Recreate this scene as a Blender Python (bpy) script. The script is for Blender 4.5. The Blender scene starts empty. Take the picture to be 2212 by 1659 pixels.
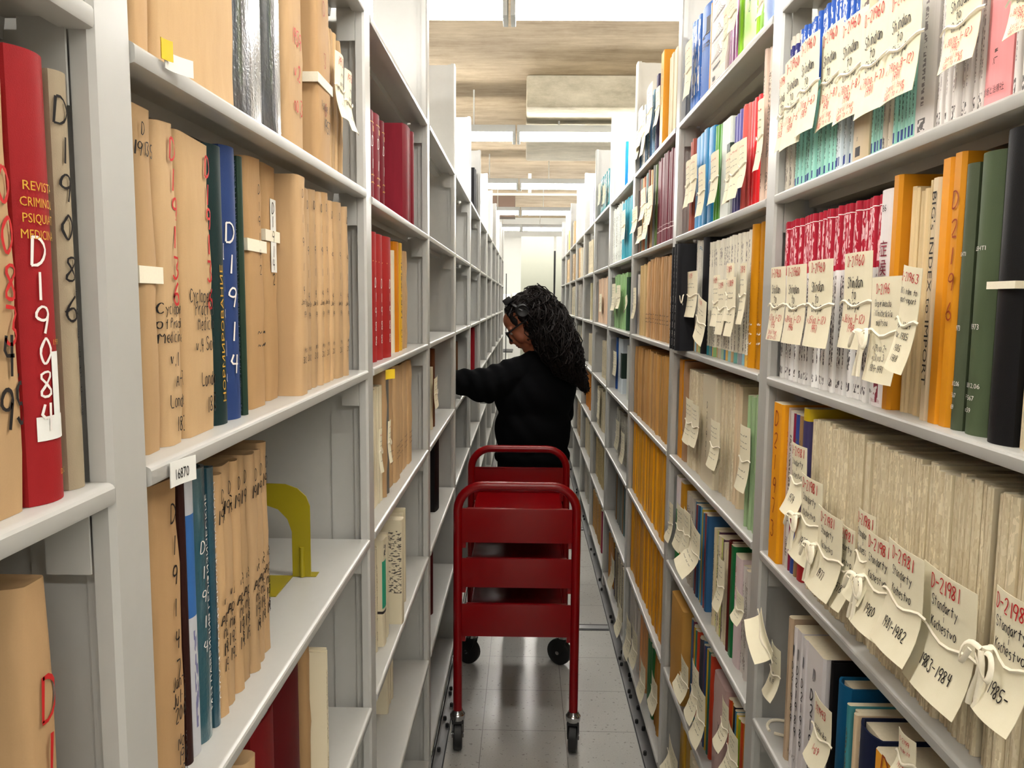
import bpy, bmesh, math, random
from mathutils import Vector, Matrix
R = random.Random(7)
SC = bpy.context.scene
COL = SC.collection
# ---------------------------------------------------------------- camera, light, exposure
H = 1.58
cd = bpy.data.cameras.new('camera'); cam = bpy.data.objects.new('camera', cd); COL.objects.link(cam)
cd.sensor_fit = 'HORIZONTAL'; cd.sensor_width = 36.0; cd.lens = 1708.8 * 36 / 2212
cd.clip_start = .05; cd.clip_end = 60
_cy, _sy, _cp, _sp, _cr, _sr = (f(a) for a in (-.0157, .1049, .0084) for f in (math.cos, math.sin))
_w = Vector((_sy * _cp, _cy * _cp, -_sp)); _r0 = Vector((_cy, -_sy, 0)); _u0 = _r0.cross(_w)
_r = _cr * _r0 + _sr * _u0; _u = -_sr * _r0 + _cr * _u0
cam.matrix_world = Matrix(((_r.x, _u.x, -_w.x, 0), (_r.y, _u.y, -_w.y, 0), (_r.z, _u.z, -_w.z, H), (0, 0, 0, 1)))
SC.camera = cam
wd = bpy.data.worlds.new('world'); SC.world = wd; wd.use_nodes = True
wd.node_tree.nodes['Background'].inputs[0].default_value = (1, .98, .95, 1)
wd.node_tree.nodes['Background'].inputs[1].default_value = .25
vs = SC.view_settings
SC.display_settings.display_device = 'sRGB'
vs.view_transform = 'Standard'; vs.look = 'None'; vs.gamma = 1; vs.use_curve_mapping = False
vs.exposure = 1.5
TUBE_POWER = 26.0
SC.cycles.use_denoising = True
SC.cycles.max_bounces = 8; SC.cycles.diffuse_bounces = 3; SC.cycles.glossy_bounces = 3
SC.cycles.sample_clamp_indirect = 6
# ---------------------------------------------------------------- helpers
XL, XR, ZL, ZR, B = .2915, .436, .573, 1.4463, .9144
LV = {'L': [.507, .178, -.147, -.470, -.806, -1.141, -1.475], 'R': [.493, .173, -.147, -.468, -.791, -1.13, -1.475]}
LIP = .0165
DEPTH = .30
HALF = .027


def lin(c):
    return tuple(((v / 255) / 12.92 if v / 255 <= .04045 else ((v / 255 + .055) / 1.055) ** 2.4) for v in c[:3]) + (1.0,)


def ordinal(n):
    a = ['zeroth', 'first', 'second', 'third', 'fourth', 'fifth', 'sixth', 'seventh', 'eighth', 'ninth', 'tenth', 'eleventh', 'twelfth']
    if n < len(a): return a[n]
    s = 'th' if 10 < n % 100 < 14 else {1: 'st', 2: 'nd', 3: 'rd'}.get(n % 10, 'th')
    return '%d%s' % (n, s)


def link(name, me, parent=None, mats=()):
    o = bpy.data.objects.new(name, me); COL.objects.link(o)
    if parent: o.parent = parent
    if me is not None:
        for m in mats: me.materials.append(m)
    return o


def tag(o, label, cat, group=None):
    o['label'] = label; o['category'] = cat
    if group: o['group'] = group
    return o


def struct(o, label=None):
    o['kind'] = 'structure'
    if label: o['label'] = label
    return o


def mesh(bm, smooth=True, angle=35):
    me = bpy.data.meshes.new('m')
    bm.normal_update()
    bm.to_mesh(me); bm.free()
    if smooth:
        me.polygons.foreach_set('use_smooth', [True] * len(me.polygons))
        me.set_sharp_from_angle(angle=math.radians(angle))
    return me


def box(bm, x0, x1, y0, y1, z0, z1, mat=0, bev=0):
    vs_ = [bm.verts.new(p) for p in ((x0, y0, z0), (x1, y0, z0), (x1, y1, z0), (x0, y1, z0), (x0, y0, z1), (x1, y0, z1), (x1, y1, z1), (x0, y1, z1))]
    fs = []
    for f in ((3, 2, 1, 0), (4, 5, 6, 7), (0, 1, 5, 4), (1, 2, 6, 5), (2, 3, 7, 6), (3, 0, 4, 7)):
        q = bm.faces.new([vs_[i] for i in f]); q.material_index = mat; fs.append(q)
    if bev:
        es = list({e for f in fs for e in f.edges})
        bmesh.ops.bevel(bm, geom=es, offset=bev, segments=2, affect='EDGES', profile=.6, material=mat)


def prism(bm, pts, axis, a, b, mat=0, capmat=None):
    """closed polygon pts (2-D) swept along axis from a to b"""
    def P(p, t):
        return {'x': (t, p[0], p[1]), 'y': (p[0], t, p[1]), 'z': (p[0], p[1], t)}[axis]
    A = [bm.verts.new(P(p, a)) for p in pts]; Z = [bm.verts.new(P(p, b)) for p in pts]
    n = len(pts); fs = []
    for i in range(n):
        f = bm.faces.new((A[i], A[(i + 1) % n], Z[(i + 1) % n], Z[i])); f.material_index = mat; fs.append(f)
    for loop in (A[::-1], Z):
        f = bm.faces.new(loop); f.material_index = mat if capmat is None else capmat; fs.append(f)
    bmesh.ops.recalc_face_normals(bm, faces=fs)


def tube(bm, pts, r, n=10, mat=0, cap=True, closed=False, flat=1.0):
    """round tube along points; r a number or list"""
    pts = [Vector(p) for p in pts]; m = len(pts)
    rs = r if isinstance(r, (list, tuple)) else [r] * m
    prev = None; rings = []
    for i, p in enumerate(pts):
        d = (pts[(i + 1) % m] - pts[i - 1]) if closed else (pts[min(i + 1, m - 1)] - pts[max(i - 1, 0)])
        d.normalize()
        if prev is None:
            a = d.orthogonal().normalized()
        else:
            a = (prev - d * prev.dot(d)); a = a.normalized() if a.length > 1e-6 else d.orthogonal().normalized()
        prev = a; b = d.cross(a)
        rings.append([bm.verts.new(p + (a * math.cos(t) + b * math.sin(t) * flat) * rs[i]) for t in (2 * math.pi * k / n for k in range(n))])
    for i in range(m if closed else m - 1):
        A = rings[i]; Z = rings[(i + 1) % m]
        for k in range(n):
            f = bm.faces.new((A[k], A[(k + 1) % n], Z[(k + 1) % n], Z[k])); f.material_index = mat
    if cap and not closed:
        bm.faces.new(rings[0][::-1]).material_index = mat; bm.faces.new(rings[-1]).material_index = mat


def lathe(bm, prof, c, n=20, axis='z', mat=0):
    rings = []
    for r_, h_ in prof:
        ring = []
        for k in range(n):
            t = 2 * math.pi * k / n; a, b = r_ * math.cos(t), r_ * math.sin(t)
            v = {'z': (a, b, h_), 'x': (h_, a, b), 'y': (b, h_, a)}[axis]
            ring.append(bm.verts.new((c[0] + v[0], c[1] + v[1], c[2] + v[2])))
        rings.append(ring)
    for A, Z in zip(rings, rings[1:]):
        for k in range(n):
            bm.faces.new((A[k], A[(k + 1) % n], Z[(k + 1) % n], Z[k])).material_index = mat
    bm.faces.new(rings[0][::-1]).material_index = mat; bm.faces.new(rings[-1]).material_index = mat


# ---------------------------------------------------------------- materials
class NT:
    def __init__(s, name):
        s.m = bpy.data.materials.new(name); s.m.use_nodes = True; s.t = s.m.node_tree
        s.b = s.t.nodes['Principled BSDF']

    def n(s, typ, **kw):
        o = s.t.nodes.new(typ)
        for k, v in kw.items(): setattr(o, k, v)
        return o

    def put(s, sock, v):
        if hasattr(v, 'is_output'): s.t.links.new(v, sock)
        else: sock.default_value = v

    def math(s, op, a, b=0.0, c=None):
        o = s.n('ShaderNodeMath', operation=op); s.put(o.inputs[0], a); s.put(o.inputs[1], b)
        if c is not None: s.put(o.inputs[2], c)
        return o.outputs[0]

    def mix(s, f, a, b):
        o = s.n('ShaderNodeMix', data_type='RGBA'); s.put(o.inputs[0], f); s.put(o.inputs[6], a); s.put(o.inputs[7], b)
        return o.outputs[2]

    def noise(s, vec, scale=5, detail=2, rough=.5, dim='3D'):
        o = s.n('ShaderNodeTexNoise'); o.inputs['Scale'].default_value = scale; o.inputs['Detail'].default_value = detail
        o.inputs['Roughness'].default_value = rough
        if vec is not None: s.t.links.new(vec, o.inputs['Vector'])
        return o.outputs['Fac']

    def coord(s, which='Object'):
        return s.n('ShaderNodeTexCoord').outputs[which]

    def scale(s, vec, v):
        o = s.n('ShaderNodeVectorMath', operation='MULTIPLY'); s.t.links.new(vec, o.inputs[0]); o.inputs[1].default_value = v
        return o.outputs[0]

    def sep(s, vec):
        o = s.n('ShaderNodeSeparateXYZ'); s.t.links.new(vec, o.inputs[0]); return o.outputs

    def comb(s, x, y, z):
        o = s.n('ShaderNodeCombineXYZ'); s.put(o.inputs[0], x); s.put(o.inputs[1], y); s.put(o.inputs[2], z); return o.outputs[0]

    def ramp(s, f, stops):
        o = s.n('ShaderNodeValToRGB'); e = o.color_ramp.elements
        while len(e) < len(stops): e.new(.5)
        for q, (p, c) in zip(e, stops): q.position = p; q.color = c
        s.put(o.inputs[0], f); return o.outputs[0]

    def bump(s, h, strength=.2, dist=.002):
        o = s.n('ShaderNodeBump'); o.inputs['Strength'].default_value = strength; o.inputs['Distance'].default_value = dist
        s.put(o.inputs['Height'], h); s.t.links.new(o.outputs[0], s.b.inputs['Normal'])

    def fin(s, col=None, rough=None, metal=None, spec=None, coat=None):
        if col is not None: s.put(s.b.inputs['Base Color'], col)
        if rough is not None: s.put(s.b.inputs['Roughness'], rough)
        if metal is not None: s.put(s.b.inputs['Metallic'], metal)
        if spec is not None: s.put(s.b.inputs['Specular IOR Level'], spec)
        if coat is not None: s.put(s.b.inputs['Coat Weight'], coat); s.b.inputs['Coat Roughness'].default_value = .12
        return s.m


def simple(name, c, rough=.5, metal=0, spec=.5, var=.08, sc=30, coat=None, bump=0):
    t = NT(name); f = t.noise(t.coord(), sc, 3)
    d = tuple(v * (1 - var) for v in lin(c)[:3]) + (1,); l = tuple(min(1, v * (1 + var)) for v in lin(c)[:3]) + (1,)
    if bump: t.bump(f, bump, .002)
    return t.fin(t.mix(f, d, l), rough, metal, spec, coat)


def objcol(t):
    return t.n('ShaderNodeObjectInfo').outputs['Color'], t.n('ShaderNodeObjectInfo').outputs['Random']


M = {}
M['steel'] = simple('grey_painted_steel', (178, 177, 172), .3, 0, .5, .03, 60)
M['steel2'] = simple('worn_steel_rail', (150, 150, 150), .3, .6, .5, .1, 20)
M['dark'] = simple('black_rubber', (22, 22, 23), .55)
M['red'] = simple('red_enamel', (122, 0, 6), .3, 0, .3, .05, 40, coat=.12)
M['chrome'] = simple('chrome', (190, 190, 192), .18, 1)
M['paper'] = simple('page_edges', (222, 210, 182), .8, 0, .2, .1, 200)
M['white'] = simple('white_paint', (232, 232, 226), .55, 0, .4, .02)
M['fix'] = simple('fixture_enamel', (176, 178, 176), .5, 0, .4, .02)
M['wall'] = simple('wall_paint', (178, 178, 172), .7, 0, .3, .02)
M['panel'] = simple('grey_end_panel', (140, 141, 128), .5, 0, .4, .02)
M['tie'] = simple('cotton_tape', (238, 230, 208), .85, 0, .2, .06, 400)
M['ink_k'] = simple('black_ink', (26, 22, 22), .6, 0, .3, .1)
M['ink_r'] = simple('red_ink', (190, 34, 34), .6, 0, .3, .1)
M['ink_w'] = simple('white_ink', (232, 226, 220), .6, 0, .3, .05)
M['ink_g'] = simple('gilt_lettering', (222, 170, 60), .45, .3, .5, .1)
M['ink_m'] = simple('maroon_ink', (140, 26, 56), .6, 0, .3, .1)
M['ink_o'] = simple('rust_ink', (150, 60, 20), .6, 0, .3, .1)
M['ink_n'] = simple('grey_ink', (150, 146, 148), .6, 0, .3, .1)
M['olive'] = simple('olive_enamel', (150, 136, 16), .4, 0, .5, .05)
M['skin'] = simple('skin', (146, 86, 60), .5, 0, .4, .06, 12)
M['lip'] = simple('lips', (120, 58, 52), .45)
M['cloth'] = simple('black_fleece', (6, 7, 9), .95, 0, .1, .25, 300, bump=.15)
M['trouser'] = simple('black_denim', (8, 8, 10), .9, 0, .15, .2, 300)
M['hair'] = simple('dark_brown_hair', (17, 11, 10), .6, 0, .18, .3, 80)
M['plast'] = simple('black_plastic', (14, 14, 15), .45, 0, .3)
M['lens'] = simple('lens_glass', (200, 205, 210), .05, 0, .6, 0)
M['lens'].node_tree.nodes['Principled BSDF'].inputs['Transmission Weight'].default_value = .95
M['yel'] = simple('yellow_tape', (226, 190, 40), .5)


def emit(name, c, s):
    t = NT(name); t.b.inputs['Base Color'].default_value = (0, 0, 0, 1)
    t.b.inputs['Emission Color'].default_value = c; t.b.inputs['Emission Strength'].default_value = s
    return t.m


M['tube'] = emit('fluorescent_tube', (1, .968, .915, 1), TUBE_POWER)


def kraft():
    t = NT('kraft_paper'); c, r = objcol(t); p = t.coord()
    o = t.n('ShaderNodeVectorMath', operation='ADD'); t.t.links.new(p, o.inputs[0])
    t.put(o.inputs[1], t.comb(r, r, r)); p = o.outputs[0]
    f = t.noise(t.scale(p, (40, 40, 8)), 1, 4, .6); g = t.noise(p, 900, 2)
    k = t.math('ADD', t.math('MULTIPLY', f, .5), t.math('MULTIPLY', g, .22))
    col = t.mix(k, t.mix(.45, c, (.16, .08, .03, 1)), c)
    col = t.mix(t.math('MULTIPLY', r, .18), col, (.85, .62, .38, 1))
    t.bump(t.noise(t.scale(p, (30, 30, 12)), 1, 3), .35, .004)
    return t.fin(col, .75, 0, .25)


M['wrap'] = kraft()


def cloth():
    t = NT('book_cloth'); c, r = objcol(t); p = t.coord()
    f = t.noise(t.scale(p, (60, 60, 14)), 1, 3)
    w = t.noise(p, 1400, 1); t.bump(w, .25, .0006)
    return t.fin(t.mix(f, t.mix(.3, c, (0, 0, 0, 1)), c), .55, 0, .16)


M['bound'] = cloth()


def plas():
    t = NT('plastic_jacketed_cloth'); c, r = objcol(t); p = t.coord()
    f = t.noise(t.scale(p, (70, 70, 9)), 1, 3, .7); w = t.noise(p, 260, 2)
    t.bump(t.math('ADD', f, t.math('MULTIPLY', w, .3)), .55, .004)
    s = t.ramp(f, [(.55, (0, 0, 0, 1)), (.7, (.25, .25, .26, 1))])
    o = t.n('ShaderNodeMix', data_type='RGBA', blend_type='ADD'); o.inputs[0].default_value = .35
    t.put(o.inputs[6], c); t.put(o.inputs[7], s)
    return t.fin(o.outputs[2], .3, 0, .6, .9)


M['plas'] = plas()


def spine(name, layers, rough=.55, streak=0.12):
    """printed paper spine. layers: ('band',z0,z1,colour,x0,x1) | ('text',z0,z1,colour,x0,x1,size) | ('side',z0,z1,colour) | ('rand',z0,z1) in fractions of the object's box"""
    t = NT('spine_' + name); c, r = objcol(t)
    g = t.sep(t.coord('Generated')); gx, gz = g[0], g[2]
    nrm = t.sep(t.coord('Normal')); front = t.math('LESS_THAN', nrm[1], -.35)
    p = t.coord()
    f = t.noise(t.scale(p, (500, 20, 6)), 1, 3)
    col = t.mix(t.math('MULTIPLY', f, streak * 2), c, t.mix(.5, c, (.12, .08, .04, 1)))
    def band(v, a, b): return t.math('MULTIPLY', t.math('GREATER_THAN', v, a), t.math('LESS_THAN', v, b))
    for L in layers:
        k, a, b = L[:3]
        m = band(gz, a, b)
        if k == 'band':
            if len(L) > 4: m = t.math('MULTIPLY', m, band(gx, L[4], L[5]))
            if len(L) > 6 and L[6]: m = t.math('MULTIPLY', m, front)
            col = t.mix(m, col, lin(L[3]))
        elif k == 'rand':
            rc = t.ramp(r, [(0, lin((40, 150, 170))), (.2, lin((190, 190, 60))), (.4, lin((110, 170, 200))), (.55, lin((220, 170, 60))), (.7, lin((60, 120, 170))), (.85, lin((120, 180, 120))), (1, lin((230, 110, 30)))])
            col = t.mix(m, col, rc)
        else:
            x0, x1 = (L[4], L[5]) if len(L) > 5 else (.25, .75)
            s = L[6] if len(L) > 6 else 300
            v = t.comb(t.math('MULTIPLY', gx, 4.0), t.math('MULTIPLY', r, 90.0), t.math('MULTIPLY', t.sep(p)[2], s))
            if k == 'text':
                n_ = t.math('GREATER_THAN', t.noise(v, 1, 1.5), .5)
                m = t.math('MULTIPLY', t.math('MULTIPLY', m, n_), t.math('MULTIPLY', band(gx, x0, x1), front))
            else:
                q = t.sep(p)
                v = t.comb(0.0, t.math('MULTIPLY', q[1], 90.0), t.math('MULTIPLY', q[2], 260.0))
                n_ = t.math('GREATER_THAN', t.noise(v, 1, 2), .54)
                m = t.math('MULTIPLY', t.math('MULTIPLY', m, n_), t.math('GREATER_THAN', t.math('ABSOLUTE', nrm[0]), .5))
            col = t.mix(m, col, lin(L[3]))
    return t.fin(col, rough, 0, .35)


BK = (34, 30, 32); WHT = (238, 234, 230)
ST = {
    '': spine('plain', [], .45, .05),
    'plain': spine('paper', [], .7, .12),
    'rough': spine('rough_paper', [('text', 0, 1, (204, 188, 156), .1, .9, 30), ('text', .02, .98, (214, 200, 168), 0, 1, 110)], .85, .14),
    'marks': spine('printed', [('text', .3, .85, (96, 84, 70), .3, .7, 260), ('text', .08, .2, (90, 80, 70), .3, .7, 260)], .6),
    'j0': spine('blue_head', [('band', .6, 1.1, (28, 84, 176)), ('text', .62, .97, (236, 240, 246), .18, .82, 120), ('text', .1, .55, (70, 96, 92), .4, .6, 320), ('band', .025, .07, (24, 50, 130), .25, .75, 1)]),
    'j0c': spine('navy_head', [('band', .58, .94, (30, 34, 110)), ('text', .62, .9, (220, 220, 236), .2, .8, 120), ('text', .12, .5, (90, 84, 74), .4, .6, 320), ('text', .04, .16, (60, 56, 50), .25, .75, 90)]),
    'j0t': spine('tan_head', [('text', .5, .95, (70, 50, 40), .3, .7, 120), ('band', .03, .075, BK, .3, .62, 1)]),
    'j0p': spine('white_small', [('text', .12, .6, (140, 130, 132), .42, .58, 340), ('text', .02, .07, (90, 84, 84), .3, .7, 200)]),
    'j0k': spine('wide_foot', [('text', .16, .19, (90, 70, 70), .44, .56, 500)]),
    'red': spine('red_cap', [('band', .66, 1.1, (176, 18, 48)), ('text', .69, .945, (240, 196, 200), .14, .86, 95), ('band', .95, .955, WHT), ('text', .14, .63, (52, 48, 52), .3, .7, 210), ('text', .03, .075, (80, 76, 80), .2, .8, 160)], .5, .04),
    'wtitle': spine('white_title', [('text', .02, .12, (130, 40, 60), .3, .7, 120)]),
    'foot': spine('colour_foot', [('rand', 0, .24), ('text', .92, .95, (60, 120, 150), 0, 1, 500), ('text', .3, .86, (176, 170, 160), .3, .7, 240)]),
    'foot2': spine('small_foot', [('rand', 0, .085), ('text', .1, .4, (110, 104, 96), .3, .7, 260), ('text', .78, .93, (120, 116, 116), .3, .7, 200)]),
    'bluewhite': spine('blue_panel', [('band', .5, .86, (52, 104, 168)), ('text', .1, .45, (110, 110, 150), .3, .7, 60)]),
    'navyred': spine('navy_red', [('band', -1, .13, (170, 36, 40)), ('band', .93, 1.1, (206, 176, 20)), ('text', .1, .7, (190, 150, 60), .0, .2, 300)]),
    'bw': spine('mixed_print', [('text', .2, .95, WHT, .1, .9, 30)]),
    'greenpanel': spine('green_panel', [('band', .36, .8, (36, 150, 118), .0, 1.0), ('band', .31, .335, BK), ('text', .84, .95, (60, 60, 60), .2, .8, 200)]),
    'coverprint': spine('printed_cover', [('side', .3, .9, (90, 84, 76))]),
    'drawings': spine('pale_box', [], .6, .03),
    'window': spine('box_window', [('band', .28, .74, (24, 44, 34), .62, 2.0)], .5, .03),
    'greenwhite': spine('white_head', [('band', .62, 1.1, (236, 226, 228))], .4, .03),
    'bluehead': spine('white_head2', [('band', .8, 1.1, (236, 236, 236))], .4, .03),
    'maroonwhite': spine('maroon_edge', [('band', -1, 2, (226, 214, 214), .0, .24), ('band', .16, .17, (220, 200, 200)), ('band', .21, .215, (220, 200, 200))], .45, .05),
}


def slip_mat():
    t = NT('slip_paper'); p = t.coord(); f = t.noise(p, 40, 3); g = t.noise(p, 900, 2)
    return t.fin(t.mix(t.math('ADD', t.math('MULTIPLY', f, .5), t.math('MULTIPLY', g, .25)), lin((228, 219, 188)), lin((246, 240, 216))), .8, 0, .2)


M['slip'] = slip_mat()


def floor_mat():
    t = NT('vinyl_tile'); p = t.sep(t.coord()); s = .3048
    fx = t.math('ABSOLUTE', t.math('SUBTRACT', t.math('FRACT', t.math('DIVIDE', t.math('ADD', p[0], .142 + s * 40), s)), .5))
    fy = t.math('ABSOLUTE', t.math('SUBTRACT', t.math('FRACT', t.math('DIVIDE', t.math('ADD', p[1], -2.776 + s * 60), s)), .5))
    j = t.math('GREATER_THAN', t.math('MAXIMUM', fx, fy), .4955)
    q = t.coord(); n1 = t.noise(q, 3, 4); n2 = t.noise(q, 160, 3, .7); n3 = t.math('GREATER_THAN', t.noise(q, 70, 1), .69)
    c = t.mix(n1, lin((186, 185, 180)), lin((216, 215, 209)))
    c = t.mix(t.math('MULTIPLY', n2, .5), c, lin((150, 148, 142)))
    c = t.mix(t.math('MULTIPLY', n3, .5), c, lin((112, 106, 98)))
    c = t.mix(t.math('MULTIPLY', j, .55), c, lin((70, 68, 64)))
    r = t.math('ADD', .13, t.math('MULTIPLY', n1, .16))
    t.bump(t.noise(q, 14, 3), .06, .004)
    return t.fin(c, r, 0, .6)


def concrete(name, a, b, sx=(1.5, 7, 4)):
    t = NT(name); q = t.coord()
    w = t.noise(t.scale(q, sx), 1, 9, .72); f = t.noise(t.scale(q, (5, 60, 20)), 1, 6, .7); g = t.noise(q, 3.2, 6, .7)
    k = t.math('ADD', t.math('MULTIPLY', w, .55), t.math('ADD', t.math('MULTIPLY', f, .25), t.math('MULTIPLY', g, .3)))
    c = t.ramp(k, [(.34, lin(a)), (.52, tuple((x + y) / 2 for x, y in zip(lin(a), lin(b)))), (.72, lin(b))])
    t.bump(k, .4, .01)
    return t.fin(c, .85, 0, .2)


M['floor'] = floor_mat()
M['ceil'] = concrete('board_formed_concrete', (126, 106, 82), (206, 188, 160))
M['conc'] = concrete('grey_concrete', (136, 128, 108), (214, 206, 184), (3, 6, 6))
# ---------------------------------------------------------------- room
def slab(name, x0, x1, y0, y1, z0, z1, m, parent=None):
    bm = bmesh.new(); box(bm, x0, x1, y0, y1, z0, z1)
    return link(name, mesh(bm, False), parent, [m])


struct(slab('floor', -4, 4, -3, 15, -.1, 0, M['floor']), 'grey vinyl tile floor')
struct(slab('ceiling', -4, 4, -3, 15, 3.08, 3.2, M['ceil']), 'board-formed concrete ceiling')
struct(slab('wall_left', -4.1, -4, -3, 15, 0, 3.08, M['wall']))
struct(slab('wall_right', 4, 4.1, -3, 15, 0, 3.08, M['wall']))
struct(slab('wall_far', -4.1, 4.1, 14.6, 14.7, 0, 3.08, M['wall']))
struct(slab('wall_near', -4.1, 4.1, -3.1, -3, 0, 3.08, M['wall']))
bm = bmesh.new(); box(bm, -.006, 3.9, 5.46, 7.5, 2.866, 3.081, bev=.02)
struct(link('ceiling_beam', mesh(bm), None, [M['conc']]), 'concrete drop panel under the ceiling slab')
bm = bmesh.new(); box(bm, -3.9, -.16, 11.6, 11.9, 2.78, 3.081)
struct(link('ceiling_beam', mesh(bm), None, [simple('brown_beam', (96, 76, 62), .7)]), 'dark beam far along the ceiling')
bm = bmesh.new(); tube(bm, [(-3.9, 9.6, 2.84), (3.9, 9.6, 2.84)], .016, 10); box(bm, .02, .06, 9.57, 9.63, 2.86, 3.08)
struct(link('trim_1', mesh(bm), None, [M['white']]), 'white conduit pipe under the ceiling')
# floor rails crossing the aisle
for i, y in enumerate((.36, 2.037, 3.713, 5.39, 7.065, 8.74)):
    bm = bmesh.new(); box(bm, -4, 4, y - .035, y + .035, -.001, .0025, 1); box(bm, -4, 4, y - .02, y + .02, .0025, .004, 0)
    struct(link('trim_%d' % (i + 2), mesh(bm, False), None, [M['steel2'], M['dark']]), 'steel floor rail with dark edges, %s crossing from the camera' % ordinal(i + 1))
# ---------------------------------------------------------------- fluorescent rows
NFIX = 0
for ri, y in enumerate((-1.62, .87, 3.36, 5.85, 8.33, 10.8, 13.2)):
    for s in (-1, 1):
        e = bpy.data.objects.new('fluorescent_fixture', None); COL.objects.link(e)
        x0, x1 = (-2.49, -.082) if s < 0 else (-.07, 2.34)
        e.location = (0, y, 2.74)
        bm = bmesh.new(); box(bm, x0, x1, -.065, .065, .035, .085, bev=.004)
        link('housing', mesh(bm), e, [M['fix']])
        for q in (x0 + .3, x1 - .3):
            bm = bmesh.new(); tube(bm, [(q, 0, .085), (q, 0, .34)], .006, 8); link('hanger_rod', mesh(bm), e, [M['white']])
        for dy in (-.035, .035):
            bm = bmesh.new(); tube(bm, [(x0 + .022, dy, .008), (x1 - .022, dy, .008)], .019, 12)
            link('lamp_tube', mesh(bm), e, [M['tube']])
        bm = bmesh.new()
        q = x1 if s < 0 else x0
        box(bm, min(q, q - s * -.02), max(q, q - s * -.02), -.07, .07, -.028, .0345, bev=.003)
        link('end_socket', mesh(bm), e, [M['fix']])
        q = x0 if s < 0 else x1
        bm = bmesh.new(); box(bm, q - .012, q + .012, -.07, .07, -.028, .0345, bev=.003)
        link('end_socket', mesh(bm), e, [M['fix']])
        side = 'parcel side' if s < 0 else 'journal side'
        tag(e, 'white fluorescent strip with two tubes over the %s, %s cross row from the camera' % (side, ordinal(ri - 1) if ri > 1 else ('overhead' if ri else 'rearmost')), 'ceiling light', 'fluorescent strips across the aisle')
# ---------------------------------------------------------------- shelving
def shelf_mesh(w, tilt=0):
    bm = bmesh.new()
    P = [(.006, LIP), (.0035, .0160), (.0012, .0147), (0, .0125), (0, .0035), (.001, .001), (.0035, 0), (.022, 0), (.022, .007), (.06, .007), (.062, -.007), (.088, -.007), (.09, .007), (.29, .007), (.29, LIP)]
    prism(bm, P, 'x', 0, w)
    for x in (.003, w - .003):
        box(bm, x - .001, x + .001, .018, .05, -.05, .008)
    if tilt:
        for v in bm.verts: v.co.z += tilt * (v.co.x / w - .5)
    return mesh(bm, True, 28)


def post_mesh(h):
    bm = bmesh.new()
    b = .004
    prism(bm, [(-HALF, .016), (-HALF, b), (-HALF + b, 0), (HALF - b, 0), (HALF, b), (HALF, .016), (.012, .016), (.012, .03), (-.012, .03), (-.012, .016)], 'z', 0, h)
    return mesh(bm, True, 28)


def panel_mesh(h):
    bm = bmesh.new(); box(bm, -.006, .006, .03, .075, 0, h); box(bm, -.003, .003, .0751, .3, 0, h)
    return mesh(bm, False)


TOP = 2.525
SH = shelf_mesh(B - 2 * HALF - .001)
SHT = shelf_mesh(B - 2 * HALF - .001, .012)
PM, PN = post_mesh(TOP - .05), panel_mesh(TOP - .08)
def back_mesh():
    bm = bmesh.new(); box(bm, .009, B - .009, .3005, .302, .06, 2.2); return mesh(bm, False)
BKM = back_mesh()
def kick_mesh(side):
    bm = bmesh.new(); d = .032 if side == 'R' else .008
    w0, w1 = HALF + .001, B - HALF - .001; box(bm, w0, w1, d + .004, .299, .045, .104, 0); box(bm, w0, w1, d, d + .012, .004, .045, 1); box(bm, w0, w1, d - .003, d + .004, .045, .055, 2)
    return mesh(bm, False)
KM = {s: kick_mesh(s) for s in 'LR'}
for me in (SH, SHT, PM, PN, BKM): me.materials.append(M['steel'])
for s in 'LR':
    for m in ('steel', 'dark', 'chrome'): KM[s].materials.append(M[m])
ANG = {'L': math.radians(90), 'R': math.radians(-90)}
FX = {'L': -XL, 'R': XR}
SN = {'L': 1, 'R': -1}


def post_y(side, k): return (ZL if side == 'L' else ZR) + B * (k - 1)


NB = 10
for side in 'LR':
    first = 0 if side == 'L' else 1
    for bay in range(first, NB + 1 + (side == 'L')):
        # bay lies between post bay and post bay+1 on L (bay 0 before post 1); before post bay on R
        far = post_y(side, bay + 1 if side == 'L' else bay)
        near = far - B
        e = bpy.data.objects.new('shelving_bay', None); COL.objects.link(e)
        org = near if side == 'L' else far
        e.location = (FX[side], org, 0); e.rotation_euler = (0, 0, ANG[side])
        # local x runs to the reader's right along the aisle, y into the shelf
        fx = B if side == 'L' else 0
        q = link('upright_post', PM, e); q.location = (fx, 0, .05)
        q = link('side_panel', PN, e); q.location = (fx, 0, .08)
        if (side, bay) in (('L', 0), ('R', 1)):
            q = link('upright_post', PM, e); q.location = (B - fx, 0, .05)
            q = link('side_panel', PN, e); q.location = (B - fx, 0, .08)
        link('back_panel', BKM, e)
        link('kick_plate', KM[side], e)
        for i, z in enumerate(LV[side]):
            q = link('shelf', SHT if (side, bay, i) == ('L', 1, 1) else SH, e); q.location = (HALF + .0005, -.002, H + z)
        n = bay - first
        nm = ['nearest to the camera, cut by the frame', 'second from the camera', 'third from the camera'][n] if n < 3 else ordinal(n + 1) + ' from the camera'
        if n == 0: nm = 'cut off by the picture edge'
        tag(e, 'grey steel shelving bay on the %s, %s' % ('kraft parcel side' if side == 'L' else 'tied journal side', nm), 'shelving', 'grey steel library shelving bays')
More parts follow.
